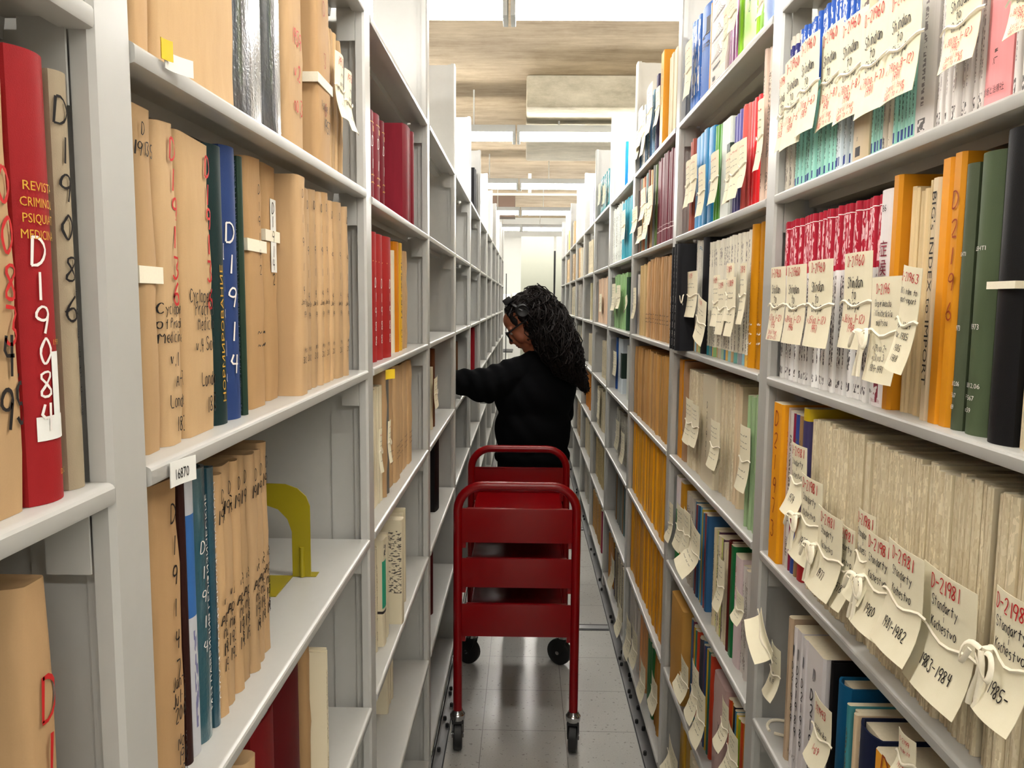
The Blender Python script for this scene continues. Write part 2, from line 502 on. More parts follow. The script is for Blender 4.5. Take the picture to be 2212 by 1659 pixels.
# sweep strips with black studs
for side in 'LR':
    x0, x1 = (-.297, -.263) if side == 'L' else (.421, .465)
    bm = bmesh.new(); box(bm, x0, x1, -.5, 10.6, .0, .006, 0); box(bm, x0 if side == 'R' else x1 - .004, x0 + .004 if side == 'R' else x1, -.5, 10.6, .006, .008, 1)
    st = struct(link('trim_%d' % (8 if side == 'L' else 9), mesh(bm, False), None, [M['floorstrip'] if 'floorstrip' in M else M['steel2'], M['dark']]), 'steel floor strip under the %s shelving edge' % ('parcel' if side == 'L' else 'journal'))
    pts = [(2.62, .3), (2.78, .7), (2.83, .3), (2.93, .75), (3.02, .35), (3.06, .35), (3.16, .75), (3.2, .8), (3.3, .3), (3.36, .3), (3.42, .7), (3.76, .5), (3.82, .5), (4.2, .3), (4.35, .4), (4.8, .6), (4.9, .3), (5.6, .5), (5.68, .5), (6.4, .4), (6.5, .6), (7.3, .5)]
    for y, f in pts:
        if side == 'L' and y > 3.1: continue
        bm = bmesh.new(); lathe(bm, [(.0062, 0), (.0066, .004), (.0062, .013), (.004, .015)], (x0 + (x1 - x0) * f, y, .006), 10)
        link('stud', mesh(bm), st, [M['dark']])
# ---------------------------------------------------------------- writing
GL = {
 'D': '0802 082846442202', '0': '281705132233453728', '1': '2822', '2': '07183847350242', '3': '08482544321203', '4': '180545 3832', '5': '4808053544321203',
 '6': '381604123243351504', '7': '084822', '8': '250728472503224325', '9': '463515061838474632', '-': '0545', '.': '2223', ',': '2231', '(': '38161432', ')': '18363412', '/': '4802',
 'A': '022842 1434', 'B': '0802 083847352505 3543321202 0832', 'C': '4738180604123243', 'E': '48080242 0535', 'F': '480802 0535', 'G': '4738180412424425', 'I': '2822', 'J': '383322120 3'.replace(' ', ''), 'K': '0802 480542',
 'L': '080242', 'M': '0208254842', 'N': '02084248', 'P': '0208384605', 'S': '47381807153543321203', 'T': '0848 2822', 'V': '082248', 'X': '0842 0248', 'Y': '082548 2522',
 'a': '36160412333632', 'b': '0802 0426342203', 'c': '3616041232', 'd': '3616041232 3832', 'e': '04343616041232', 'f': '382722 1636', 'g': '3616041233363110', 'h': '0802 0516263532',
 'i': '2622 2728', 'k': '0802 360432', 'l': '2822', 'm': '0602 05162522 25364542', 'n': '0602 05163532', 'o': '16041232443616', 'p': '0600 05163644321203', 'r': '0602 042636', 's': '361605343212',
 't': '2822 0646', 'u': '06031232 3632', 'v': '061236', 'w': '0612253246', 'x': '0632 3602', 'y': '0624 4610', 'z': '06360232', 'o': '16041232443616', "'": '2827', ':': '2324 2526'}


def ribbon(bm, pts, w, fmap, rnd):
    """flat pen stroke through 2-D points on the surface fmap"""
    P = [Vector((p[0], p[1])) for p in pts]
    if len(P) > 2:            # one round of corner cutting
        Q = [P[0]]
        for a, b in zip(P, P[1:]): Q += [a.lerp(b, .28), a.lerp(b, .72)]
        P = Q + [P[-1]]
    L_, R_ = [], []
    for i, p in enumerate(P):
        d = (P[min(i + 1, len(P) - 1)] - P[max(i - 1, 0)])
        if d.length < 1e-7: d = Vector((1, 0))
        d.normalize(); n = Vector((-d.y, d.x)) * w * .5 * (1 + rnd.uniform(-.2, .2))
        L_.append(bm.verts.new(fmap(*(p + n)))); R_.append(bm.verts.new(fmap(*(p - n))))
    for i in range(len(P) - 1):
        bm.faces.new((L_[i], R_[i], R_[i + 1], L_[i + 1]))


def hand(bm, s, x, z, size, fmap, rnd, w=None, slant=.08, squeeze=.8, rot=0, lim=9):
    """handwritten line: baseline-left (x, z), cap height size"""
    u = size / 6.0; w = w or size * .1; cx = 0
    ca, sa = math.cos(rot), math.sin(rot)
    for ch in s:
        if ch == ' ': cx += 4 * u * squeeze; continue
        g = GL.get(ch)
        if g is None: cx += 3 * u; continue
        if x + cx + 4 * u * squeeze > lim: break
        jx, jz = rnd.uniform(-.3, .3) * u, rnd.uniform(-.4, .4) * u
        mx = 0
        for st in g.split():
            pts = []
            for i in range(0, len(st) - 1, 2):
                a, b = int(st[i]), int(st[i + 1]) - 2; mx = max(mx, a)
                px = cx + jx + (a * squeeze + b * slant) * u + rnd.uniform(-.15, .15) * u; pz = jz + b * u + rnd.uniform(-.15, .15) * u
                pts.append((x + px * ca - pz * sa, z + px * sa + pz * ca))
            ribbon(bm, pts, w, fmap, rnd)
        cx += (mx + 1.7) * u * squeeze
    return cx


def hand_w(s, size, squeeze=.8):
    u = size / 6.0; c = 0
    for ch in s:
        if ch == ' ': c += 4 * u * squeeze; continue
        g = GL.get(ch); c += (max(int(g[i]) for i in range(0, len(g.replace(' ', '')), 1) if g[i] != ' ') if False else 0) if g else 0
        if g:
            mx = max(int(q[i]) for q in g.split() for i in range(0, len(q) - 1, 2)); c += (mx + 1.7) * u * squeeze
    return c


def printed(s, size, bold=0):
    """a printed line as a flat mesh, x along the line, y up"""
    cu = bpy.data.curves.new('t', 'FONT'); cu.body = s; cu.size = size; cu.resolution_u = 2; cu.offset = bold
    o = bpy.data.objects.new('t', cu)
    me = bpy.data.meshes.new_from_object(o)
    bpy.data.objects.remove(o); bpy.data.curves.remove(cu)
    return me


def put_printed(parent, s, x, z, size, fmap, mat, rot=0, width=None, bold=0, name='lettering'):
    me = printed(s, size, bold)
    if len(me.vertices) == 0: return None
    w = max(v.co.x for v in me.vertices)
    k = width / w if width and w > 1e-6 else 1
    bm = bmesh.new(); bm.from_mesh(me); bpy.data.meshes.remove(me)
    ca, sa = math.cos(rot), math.sin(rot)
    for v in bm.verts:
        a, b = v.co.x * k, v.co.y
        v.co = fmap(x + a * ca - b * sa, z + a * sa + b * ca)
    m2 = mesh(bm, False)
    return link(name, m2, parent, [mat])


def scribble(bm, x, z, w, size, fmap, rnd, pen):
    """a line of writing too small to read: a wavy pen stroke broken into words"""
    c = x
    while c < x + w:
        L = rnd.uniform(.2, .4) * w; L = min(L, x + w - c); n = max(3, int(L / (size * .45)))
        ribbon(bm, [(c + L * i / n, z + (size * .5 if i % 2 else 0) * rnd.uniform(.4, 1.2)) for i in range(n + 1)], pen, fmap, rnd)
        c += L + .1 * w
# ---------------------------------------------------------------- books
def soft_book(t, d, h, rnd, bulge=.2, flat=False):
    """paper-covered issue: rounded spine strip, paper top and bottom"""
    bm = bmesh.new(); k = min(t * bulge, .004)
    n = 6
    pts = [(0, d), (0, k)] + ([] if flat else [(t * (.5 - .5 * math.cos(math.pi * i / n)), k * (1 - math.sin(math.pi * i / n)) ) for i in range(1, n)]) + [(t, k), (t, d)]
    if flat: pts = [(0, d), (0, k), (k, 0), (t - k, 0), (t, k), (t, d)]
    prism(bm, pts, 'z', 0, h, 0, 1)
    return bm, (lambda x: k * (1 - math.sqrt(max(0, 1 - (2 * x / t - 1) ** 2))) if not flat else 0.0)


def wrapped(t, d, h, rnd):
    """paper-wrapped volume: soft corners, slight bulges, folded top"""
    bm = bmesh.new(); r = min(t * .32, .011); rings = []
    nz = 7; seg = []
    for cx, cy, a0 in ((t - r, d - r, 0), (r, d - r, 90), (r, r, 180), (t - r, r, 270)):
        for i in range(4):
            a = math.radians(a0 + 30 * i); seg.append((cx + r * math.cos(a), cy + r * math.sin(a)))
    ph = rnd.uniform(0, 6)
    tp = rnd.uniform(-.004, .004)
    for j in range(nz + 1):
        z = h * j / nz; ring = []
        for i, (x, y) in enumerate(seg):
            wob = .0011 * math.sin(ph + 2.1 * j + i * 1.3) + .0007 * math.sin(5 * ph + j * 3.7 + i)
            e = .0012 * math.sin(math.pi * j / nz)
            xx = t / 2 + (x - t / 2) * (1 - min(.15, .0042 / t))
            ring.append(bm.verts.new((xx + (wob + e) * (1 if x > t / 2 else -1) * min(1, t / .03) * .6, y + (wob - e if y < d / 2 else 0), z + (tp * (x / t - .5) if j == nz else 0))))
        rings.append(ring)
    m = len(seg)
    for A, Z in zip(rings, rings[1:]):
        for i in range(m): bm.faces.new((A[i], A[(i + 1) % m], Z[(i + 1) % m], Z[i]))
    bm.faces.new(rings[0][::-1])
    ins = [bm.verts.new((t / 2 + (v.co.x - t / 2) * .7, d / 2 + (v.co.y - d / 2) * .9, h - .003 + rnd.uniform(-.0015, .0015))) for v in rings[-1]]
    for i in range(m): bm.faces.new((rings[-1][i], rings[-1][(i + 1) % m], ins[(i + 1) % m], ins[i]))
    bm.faces.new(ins)
    return bm, (lambda x: (-.0013 if r < x < t - r else r - math.sqrt(max(0, r * r - (r - min(x, t - x)) ** 2)) - .0009))


def hard_book(t, d, h, rnd):
    bm = bmesh.new(); b = min(.003, t * .18); k = min(t * .2, .009); n = 8
    arc = [(t * i / n, k * (abs(2 * i / n - 1) ** 2.2)) for i in range(n + 1)]
    inn = [(b + (t - 2 * b) * i / n, k * (abs(2 * i / n - 1) ** 2.2) + b) for i in range(n + 1)]
    pts = [(0, d)] + [(0, k + .006)] + arc + [(t, k + .006), (t, d), (t - b, d)] + inn[::-1] + [(b, d)]
    # strips rather than one concave polygon
    o = [(0, d)] + arc + [(t, d)]; i_ = [(b, d)] + inn + [(t - b, d)]
    for z0, z1 in ((0, h),):
        V = [[bm.verts.new((x, y, z)) for x, y in q] for q in (o, i_) for z in (z0, z1)]
        ob, ot, ib, it = V
        for a in range(len(o) - 1):
            bm.faces.new((ob[a], ob[a + 1], ot[a + 1], ot[a])); bm.faces.new((ib[a + 1], ib[a], it[a], it[a + 1]))
            bm.faces.new((ot[a], ot[a + 1], it[a + 1], it[a])); bm.faces.new((ob[a + 1], ob[a], ib[a], ib[a + 1]))
        for a in (0, -1): bm.faces.new((ob[a], ot[a], it[a], ib[a]) if a == 0 else (ob[a], ib[a], it[a], ot[a]))
    bmesh.ops.recalc_face_normals(bm, faces=bm.faces)
    pb = bmesh.new(); box(pb, b + .0002, t - b - .0002, k + b + .0015, d - .004, .003, h - .004)
    return bm, pb, (lambda x: k * abs(2 * x / t - 1) ** 2.2)


KINDS = {'wrap': ('wrapped_volume', 'wrapped volume'), 'bound': ('bound_volume', 'bound volume'), 'plas': ('jacketed_volume', 'bound volume'), 'vol': ('paperbound_volume', 'bound volume'),
         'jour': ('journal', 'journal'), 'pam': ('booklet', 'booklet'), 'fold': ('folder', 'folder'), 'box': ('file_box', 'box')}
SPINES = {}


def make_book(side, bay, lev, y, inset, kind, t, h, d, colour, style, lab, group, text, rnd, k=0, n=1, band=None):
    nm, cat = KINDS[kind]
    if kind == 'pam' and bay >= 4: nm, cat = 'pamphlet', 'pamphlet'
    if kind == 'pam' and style == '': nm, cat = 'magazine', 'magazine'
    pb = None
    if kind == 'wrap': bm, fy = wrapped(t, d, h, rnd); mats = [M['wrap']]
    elif kind in ('bound', 'plas'): bm, pb, fy = hard_book(t, d, h, rnd); mats = [M[kind]]
    else:
        bm, fy = soft_book(t, d, h, rnd, .3, kind in ('fold', 'box', 'vol') or style in ('rough', 'plain'))
        mats = [ST[style or ''], M['paper']]
    me = mesh(bm, True, 40)
    o = link(nm, me, None, mats)
    o.location = (FX[side] + (-inset if side == 'L' else inset), y, H + LV[side][lev] + LIP + .0002)
    o.rotation_euler = (0, 0, ANG[side])
    o.color = lin(colour)
    tag(o, lab, cat, group)
    if pb is not None: link('page_block', mesh(pb, False), o, [M['paper']])
    if band:
        f, typ = band; bm = bmesh.new(); w = .007 if typ == 't' else .014
        e = .0025
        prism(bm, [(-e, d), (-e, -e), (t + e, -e), (t + e, d), (t + .0004, d), (t + .0004, -.0008), (-.0004, -.0008), (-.0004, d)], 'z', h * f, h * f + w)
        link('paper_band', mesh(bm, False), o, [M['tie']])['label'] = 'white band around the volume'
    if text:
        letter(o, text, t, h, fy, rnd, k, n)
    return o


def letter(o, key, t, h, fy, rnd, k, n):
    T = TX.get(key)
    if T is None: return
    fm = lambda x, z: Vector((x, fy(max(0, min(t, x))) - .0012, z))
    inks = {}
    for it in T:
        if it[0] == 'line': it = (it[0], it[1], 0, 0) + it[2:]
        mode, s, xf, zf, sz, ink = it[:6]
        if mode == 'v':          # one character under the other
            bm = inks.setdefault(ink, bmesh.new()); step = it[6] if len(it) > 6 else 1.5
            for i, ch in enumerate(s):
                hand(bm, ch, t * xf, h * zf - i * sz * step, sz, fm, rnd, rot=rnd.uniform(-.08, .08), w=sz * (it[7] if len(it) > 7 else .1))
        elif mode == 'h':
            bm = inks.setdefault(ink, bmesh.new()); hand(bm, s, t * xf, h * zf, sz, fm, rnd, squeeze=.62, lim=t * 1.0)
        elif mode == 's':        # unreadable script lines
            bm = inks.setdefault(ink, bmesh.new())
            for i in range(s): scribble(bm, t * xf, h * zf - i * sz * 1.9, t * .6, sz, fm, rnd, sz * .16)
        elif mode == 'line':
            bm = inks.setdefault(ink, bmesh.new()); ribbon(bm, [(t * a, h * b) for a, b in s], sz, fm, rnd)
        elif mode == 'lab':      # pasted label
            bm = bmesh.new(); x0, x1, z0, z1 = s
            nx = 6; a = [bm.verts.new(fm(t * (x0 + (x1 - x0) * i / nx), h * z0)) for i in range(nx + 1)]; b = [bm.verts.new(fm(t * (x0 + (x1 - x0) * i / nx), h * z1)) for i in range(nx + 1)]
            for i in range(nx): bm.faces.new((a[i], a[i + 1], b[i + 1], b[i]))
            for v in bm.verts: v.co.y += .0004
            link('spine_label', mesh(bm), o, [M['white']])['label'] = 'white paper label'
        elif mode == 'p':        # printed line across the spine
            put_printed(o, s, t * xf, h * zf, sz, fm, M['ink_' + ink], 0, it[6] * t if len(it) > 6 else None)
        elif mode == 'pr':       # printed line running up / down the spine
            put_printed(o, s, t * xf, h * zf, sz, fm, M['ink_' + ink], math.radians(it[6]), it[7] * h if len(it) > 7 else None)
    for ink, bm in inks.items():
        if len(bm.verts): link('lettering', mesh(bm, False), o, [M['ink_' + ink]])
        else: bm.free()


TX = {
 'l0a': [('v', '0083', .74, .72, .022, 'r', 1.25, .1), ('h', '48', .7, .335, .024, 'k'), ('line', [(.3, .29), (.98, .325)], .0025, 'k'), ('h', '1950', .52, .21, .024, 'k')],
 'l0b': [('p', 'REVISTA', .1, .70, .008, 'g', .75), ('p', 'CRIMINOLO', .06, .665, .008, 'g', .84), ('p', 'PSIQUIATR', .08, .63, .008, 'g', .82), ('p', 'MEDICINA L', .05, .595, .008, 'g', .86), ('v', 'D19084', .2, .535, .017, 'w', 1.2, .1), ('p', '1933', .55, .36, .005, 'g', .3), ('p', '19', .75, .3, .005, 'g', .12), ('lab', (.5, .74, .155, .345), 0, 0, 0, 'w'), ('lab', (.14, .97, .145, .20), 0, 0, 0, 'w'), ('p', 'D.C.', .6, .06, .005, 'g', .25)],
 'l0c': [('v', 'D19086', .1, .88, .017, 'k', 1.5, .09)] + [('p', c, .58, .47 - .048 * i, .009, 'k', .3) for i, c in enumerate('精神身医学中国')],
 'l0d': [('v', 'D190', .4, .66, .03, 'r', 1.35)],
 'l1a': [('h', 'D1120', .3, .93, .03, 'r')], 'l1b': [('h', '1127', .3, .9, .022, 'r'), ('h', '1959', .25, .48, .02, 'r'), ('h', 'v.2', .35, .33, .02, 'r'), ('h', 'no.3', .3, .18, .02, 'r')],
 'l1c': [('v', 'D30', .4, .86, .02, 'o', 3.6), ('h', 'Volume II', .2, .32, .012, 'k'), ('h', '1957', .35, .2, .018, 'k')],
 'l1d': [('h', 'D', .3, .92, .010, 'k'), ('h', '19135', .05, .86, .011, 'k')],
 'l1e': [('v', 'D19136', .5, .885, .019, 'r', 1.32, .13), ('h', 'Cyclopedia', .02, .415, .009, 'k'), ('h', 'of Practical', .01, .37, .0085, 'k'), ('h', 'Medicine', .02, .325, .0095, 'k'), ('h', 'v.1', .25, .25, .012, 'k'), ('h', 'A-E', .45, .185, .012, 'k'), ('h', 'London', .2, .12, .011, 'k'), ('h', '1833', .42, .04, .013, 'k')],
 'l1f': [('v', 'D19136', .72, .885, .019, 'r', 1.32, .13), ('h', 'Cyclopedia', .14, .455, .012, 'k'), ('h', 'Practical', .3, .41, .012, 'k'), ('h', 'Medicine', .36, .36, .012, 'k'), ('h', 'v.4 Sof', .28, .285, .013, 'k'), ('h', 'London', .42, .165, .013, 'k'), ('h', '1833', .58, .07, .015, 'k')],
 'l1g': [('v', 'D1914', .6, .6, .016, 'w', 2.1), ('pr', 'НОРМИРОВАНИЕ', .5, .08, .008, 'g', 90, .5)],
 'l1h': [('v', 'D1914', .1, .66, .02, 'w', 1.75), ('pr', 'ПЯТЬСОТ НОВЫХ СОРТОВ ЯБЛОНИ И ГРУШИ', .92, .16, .010, 'w', 90, .8), ('pr', 'В.Ф.Симоненко', .9, .02, .007, 'w', 90, .13)],
 'l1i': [('v', 'D19142', .6, .86, .011, 'k', 1.7), ('s', 2, .4, .3, .008, 'k')], 'l1j': [('lab', (.35, .8, .55, .86), 0, 0, 0, 'w'), ('v', 'D19142', .45, .80, .014, 'k', 1.3)],
 'kset': [('v', 'D1914', .3, .9, .011, 'k', 2.9), ('h', 'Jan-De', .15, .42, .007, 'k'), ('h', '194', .3, .36, .008, 'k'), ('h', 'Nos', .3, .2, .007, 'k'), ('h', '383', .2, .15, .008, 'k')],
 'l1k': [('v', 'D19147', .58, .86, .017, 'k', 1.75), ('h', 'Jan-Jun', .45, .32, .0125, 'k'), ('h', 'Jul-De', .45, .265, .0125, 'k'), ('h', '2000', .5, .205, .014, 'k'), ('h', 'Nos', .55, .115, .013, 'k'), ('h', '191-', .55, .06, .013, 'k'), ('h', '1912', .57, .005, .013, 'k')],
 'l1m': [('pr', 'М.Н.ЛАВРИНИЯ ГЕОФИЗИЧЕСКИЕ', .72, .1, .009, 'w', 90, .8), ('v', 'D1914', .25, .7, .012, 'w', 2.2)], 'l1n': [('pr', 'СТОК И ГЕОФИЗИЧЕСКИЕ ПРОЦЕССЫ', .85, .1, .009, 'w', 90, .84)],
 'k1915': [('h', 'D', .4, .88, .014, 'k'), ('h', '1915', .06, .80, .015, 'k'), ('h', 'v.6', .35, .46, .012, 'k'), ('h', 'Apr', .15, .39, .014, 'k'), ('h', 'Mar', .25, .33, .012, 'k'), ('h', '193', .15, .26, .014, 'k'), ('h', '193', .2, .19, .014, 'k')],
 'gilt': [('p', '-----', .2, .86, .012, 'g', .6), ('p', 'II', .4, .78, .016, 'g', .2), ('v', 'D1', .3, .62, .02, 'w', 2.2, .06), ('s', 2, .25, .3, .008, 'g')],
 'd1988': [('v', 'D1988', .35, .58, .019, 'w', 1.6, .1), ('line', [(.2, .78), (.8, .78)], .002, 'g')],
 'dates': [('s', 2, .2, .3, .008, 'k'), ('s', 1, .2, .2, .008, 'k')],
 'j0k': [('v', 'X', .42, .1, .006, 'k')], 'pink': [('pr', '増刊号', .3, .98, .02, 'k', -90), ('h', 'X', .45, .14, .006, 'k'), ('p', '診断と治療社', .12, .045, .008, 'k', .76)],
 'w86': [('p', "'86", .25, .9, .012, 'k', .4)] + [('p', c, .16, .70 - .085 * i, .022, 'm', .68) for i, c in enumerate('症候群事典')] + [('p', '診断と治療社', .12, .02, .005, 'm', .76)],
 'bigs': [('pr', "BIG's INDEX to IMPORT", .3, .95, .012, 'k', -90, .8)],
 'd2196': [('v', 'D2196', .3, .8, .018, 'o', 1.6)], 'green': [('p', '1973', .25, .38, .008, 'w', .4), ('p', 'LEHTI', .2, .66, .006, 'w', .5), ('p', 'L812.06', .2, .17, .007, 'w', .6), ('p', 'F 567', .2, .125, .007, 'w', .45), ('p', 'n.59', .2, .08, .007, 'w', .35)],
 'd21973': [('v', 'D21973', .3, .86, .026, 'o', 1.5, .1)], 'd22197': [('v', 'D22197', .3, .82, .008, 'r', 1.9)],
 'v1': [('line', [(.45, .80), (.5, .90), (.55, .80), (.45, .80)], .004, 'n'), ('v', 'D21989', .2, .70, .012, 'k', 1.5, .14), ('h', 'v.1', .1, .1, .01, 'k')], 'v2': [('line', [(.45, .80), (.5, .90), (.55, .80), (.45, .80)], .004, 'n'), ('v', 'D21989', .3, .70, .014, 'k', 1.5, .14), ('h', 'v.2', .2, .1, .01, 'k')], 'v4': [('line', [(.45, .80), (.5, .90), (.55, .80), (.45, .80)], .004, 'n'), ('v', 'D21989', .25, .66, .014, 'k', 1.5, .14), ('h', 'v.4', .15, .06, .01, 'k')], 'v5': [('line', [(.45, .80), (.5, .90), (.55, .80), (.45, .80)], .004, 'n'), ('v', 'D21989', .35, .66, .018, 'k', 1.35, .14), ('h', 'v.5', .3, .03, .013, 'k')],
 'navy': [('v', 'D2199', .12, .88, .018, 'w', 1.5)], 'd219': [('v', 'D21-9', .3, .86, .032, 'o', 1.35)],
 'bigj': [('p', 'J', .5, .72, .05, 'k', .45), ('p', '日本', .35, .55, .02, 'k', .6), ('v', 'D2189', .25, .34, .016, 'w', 1.5)],
 'lime': [('v', 'D21892', .35, .86, .022, 'k', 1.45)], 'blk': [('v', 'D21893', .35, .45, .016, 'w', 1.45), ('pr', '---- -- - ---', .5, .9, .01, 'w', -90, .4)],
 'annual': [('pr', 'ANNUAIRE DES STATISTIQUES', .35, .04, .011, 'k', 90, .7), ('s', 3, .2, .3, .01, 'w')],
 'd21907': [('v', 'D21907', .4, .70, .016, 'k', 1.55)], 'd299': [('v', 'D299', .3, .85, .012, 'r', 1.8)], 'pinkp': [('v', 'y35', .5, .55, .022, 'k', 1.4)], 'd212': [('v', 'D212', .4, .75, .02, 'o', 1.5)], 'd2135': [('v', '2135', .3, .6, .022, 'k', 1.6)],
}
# ---------------------------------------------------------------- the person
_SPH = {}


def ball(bm, c, r, rot=None, seg=20):
    if seg not in _SPH:
        n = max(8, seg // 2)
        V = [(0, 0, 1)] + [(math.sin(math.pi * j / n) * math.cos(2 * math.pi * i / seg), math.sin(math.pi * j / n) * math.sin(2 * math.pi * i / seg), math.cos(math.pi * j / n)) for j in range(1, n) for i in range(seg)] + [(0, 0, -1)]
        F = [(0, 1 + i, 1 + (i + 1) % seg) for i in range(seg)]
        F += [(1 + j * seg + i, 1 + (j + 1) * seg + i, 1 + (j + 1) * seg + (i + 1) % seg, 1 + j * seg + (i + 1) % seg) for j in range(n - 2) for i in range(seg)]
        L = len(V) - 1; F += [(L, L - seg + (i + 1) % seg, L - seg + i) for i in range(seg)]
        _SPH[seg] = (V, F)
    V, F = _SPH[seg]; r = r if isinstance(r, (tuple, list)) else (r, r, r); c = Vector(c)
    vs_ = []
    for v in V:
        q = Vector((v[0] * r[0], v[1] * r[1], v[2] * r[2]))
        if rot is not None: q = rot @ q
        vs_.append(bm.verts.new(q + c))
    for f in F: bm.faces.new([vs_[i] for i in f])


def limb(bm, pts):
    for (a, ra), (b, rb) in zip(pts, pts[1:]):
        a, b = Vector(a), Vector(b); n = max(2, int((b - a).length / (min(ra, rb) * .35)))
        for i in range(n + 1): ball(bm, a.lerp(b, i / n), ra + (rb - ra) * i / n, seg=14)


def blob(bm, voxel, smooth=4, name='m', disp=None):
    me = bpy.data.meshes.new(name); bm.to_mesh(me); bm.free()
    o = bpy.data.objects.new(name, me); COL.objects.link(o)
    m = o.modifiers.new('r', 'REMESH'); m.mode = 'VOXEL'; m.voxel_size = voxel
    m = o.modifiers.new('s', 'SMOOTH'); m.iterations = smooth; m.factor = .5
    bpy.context.view_layer.update()
    out = bpy.data.meshes.new_from_object(o.evaluated_get(bpy.context.evaluated_depsgraph_get()))
    bpy.data.objects.remove(o); bpy.data.meshes.remove(me)
    if disp:
        nn = [v.normal.copy() for v in out.vertices]
        for v, n_ in zip(out.vertices, nn): v.co += disp(v.co, n_)
    out.polygons.foreach_set('use_smooth', [True] * len(out.polygons))
    return out


HO = Vector((.010, 3.735, 1.476))
HR = Matrix.Rotation(math.pi, 3, 'Z') @ Matrix.Rotation(math.radians(36), 3, 'Y')
HS = 1.03
def hp(x, y, z): return HO + HR @ (Vector((x, y, z)) * HS)
def hb(bm, c, r, seg=20): ball(bm, hp(*c), tuple(v * HS for v in r), HR, seg)
bm = bmesh.new()
hb(bm, (-.005, 0, .03), (.094, .073, .08), 28); hb(bm, (.03, 0, -.02), (.06, .062, .085), 24); hb(bm, (.045, 0, .045), (.047, .058, .05))
hb(bm, (.05, 0, -.075), (.038, .042, .034)); hb(bm, (.074, 0, -.097), (.017, .022, .016))
for s in (-1, 1):
    hb(bm, (.058, .036 * s, -.03), (.027, .025, .035)); hb(bm, (.076, .034 * s, .022), (.016, .026, .012)); hb(bm, (.02, .055 * s, -.065), (.034, .014, .028))
    hb(bm, (-.004, .074 * s, -.008), (.016, .006, .028)); hb(bm, (-.008, .079 * s, -.004), (.012, .005, .022)); hb(bm, (.002, .077 * s, -.03), (.008, .005, .009))
    hb(bm, (.096, .011 * s, -.04), (.012, .009, .008)); hb(bm, (.076, .031 * s, .002), (.011, .014, .009))
for i in range(7): hb(bm, (.086 + .024 * i / 6, 0, .012 - .042 * i / 6), (.012, .009 + .003 * i / 6, .011), 12)
hb(bm, (.089, 0, -.055), (.013, .024, .009)); hb(bm, (.086, 0, -.069), (.013, .021, .009))
limb(bm, [(hp(-.02, 0, -.05), .052), ((.066, 3.745, 1.33), .055), ((.06, 3.745, 1.25), .07)])
# body under the clothes, one surface with the head
for c, r in (((.043, 3.735, 1.12), (.15, .1, .16)), ((.043, 3.735, .97), (.135, .1, .16)), ((.043, 3.74, .84), (.145, .11, .12))): ball(bm, c, r)
limb(bm, [((-.05, 3.70, 1.235), .055), ((-.178, 3.66, 1.195), .043), ((-.37, 3.71, 1.222), .028)])
limb(bm, [((.175, 3.75, 1.23), .055), ((.178, 3.86, 1.03), .043), ((.045, 3.96, 1.08), .028)])
LEG = {-1: [(-.035, 3.735, .82), (-.045, 3.72, .46), (-.04, 3.76, .09)], 1: [(.115, 3.74, .82), (.125, 3.73, .46), (.12, 3.75, .09)]}
for s in (-1, 1): limb(bm, [(LEG[s][0], .078), (LEG[s][1], .052), (LEG[s][2], .036)])
def hand_shape(bm, w, d, side):
    """palm and five bent fingers; w wrist, d pointing direction, side sideways"""
    w, d, side = Vector(w), Vector(d).normalized(), Vector(side).normalized(); up = d.cross(side)
    for i in range(4):
        q = side * (.03 - .02 * i); a = w + d * .03 + q * .8; k = w + d * .085 + q
        limb(bm, [(a, .0125), (k, .0105)])
        L = (.036, .042, .039, .03)[i]; b = k + d * L * .95 - up * .006; c = b + d * L * .55 - up * L * .45; e = c + d * L * .25 - up * L * .5
        limb(bm, [(k, .0095), (b, .0085), (c, .008), (e, .0072)])
    t0 = w + d * .03 + side * .03; limb(bm, [(w, .022), (t0, .014), (t0 + d * .03 + side * .022 - up * .008, .0105), (t0 + d * .06 + side * .024 - up * .02, .0085)])
hand_shape(bm, (-.375, 3.71, 1.222), (-1, .15, -.05), (0, 0, 1))
hand_shape(bm, (.055, 3.955, 1.082), (-.8, .5, .1), (0, 0, 1))
person = link('person', blob(bm, .0055, 5), None, [M['skin']])
tag(person, 'person in a black hoodie and headphones, long curly hair, reaching into the parcel shelves', 'person')
# lips
bm = bmesh.new(); hb(bm, (.0945, 0, -.057), (.0085, .02, .005), 14); hb(bm, (.0915, 0, -.068), (.0085, .018, .005), 14)
link('lips', mesh(bm), person, [M['lip']])
bm = bmesh.new()
for s in (-1, 1): hb(bm, (.082, .031 * s, .0035), (.0095, .0115, .0075), 14)
link('eyes', mesh(bm), person, [simple('eye_white', (206, 198, 190), .3)])
# hoodie
def wr(co, n):
    a = co.x * 1.2 + .25 * co.z; arm = max(0, min(1, (-.02 - co.x) / .08))
    k = math.sin(co.x * 95 + co.z * 26 + 2 * math.sin(co.y * 31)) * .0045 * arm
    k += math.sin(co.z * 48 + co.x * 21 + 3 * math.sin(co.x * 17)) * .0028 * (1 - arm)
    return n * k
bm = bmesh.new()
for c, r in (((.046, 3.735, 1.13), (.192, .135, .17)), ((.044, 3.735, .97), (.182, .14, .19)), ((.043, 3.74, .84), (.183, .142, .085)), ((.06, 3.735, 1.22), (.14, .105, .1))): ball(bm, c, r, seg=32)
limb(bm, [((.068, 3.74, 1.315), .066), ((.06, 3.735, 1.24), .085)])
limb(bm, [((.05, 3.735, 1.285), .06), ((-.045, 3.70, 1.235), .082), ((-.178, 3.66, 1.185), .083), ((-.30, 3.69, 1.2), .06), ((-.355, 3.705, 1.216), .043)])
limb(bm, [((.08, 3.74, 1.285), .06), ((.175, 3.75, 1.225), .078), ((.178, 3.86, 1.03), .066), ((.06, 3.955, 1.08), .046)])
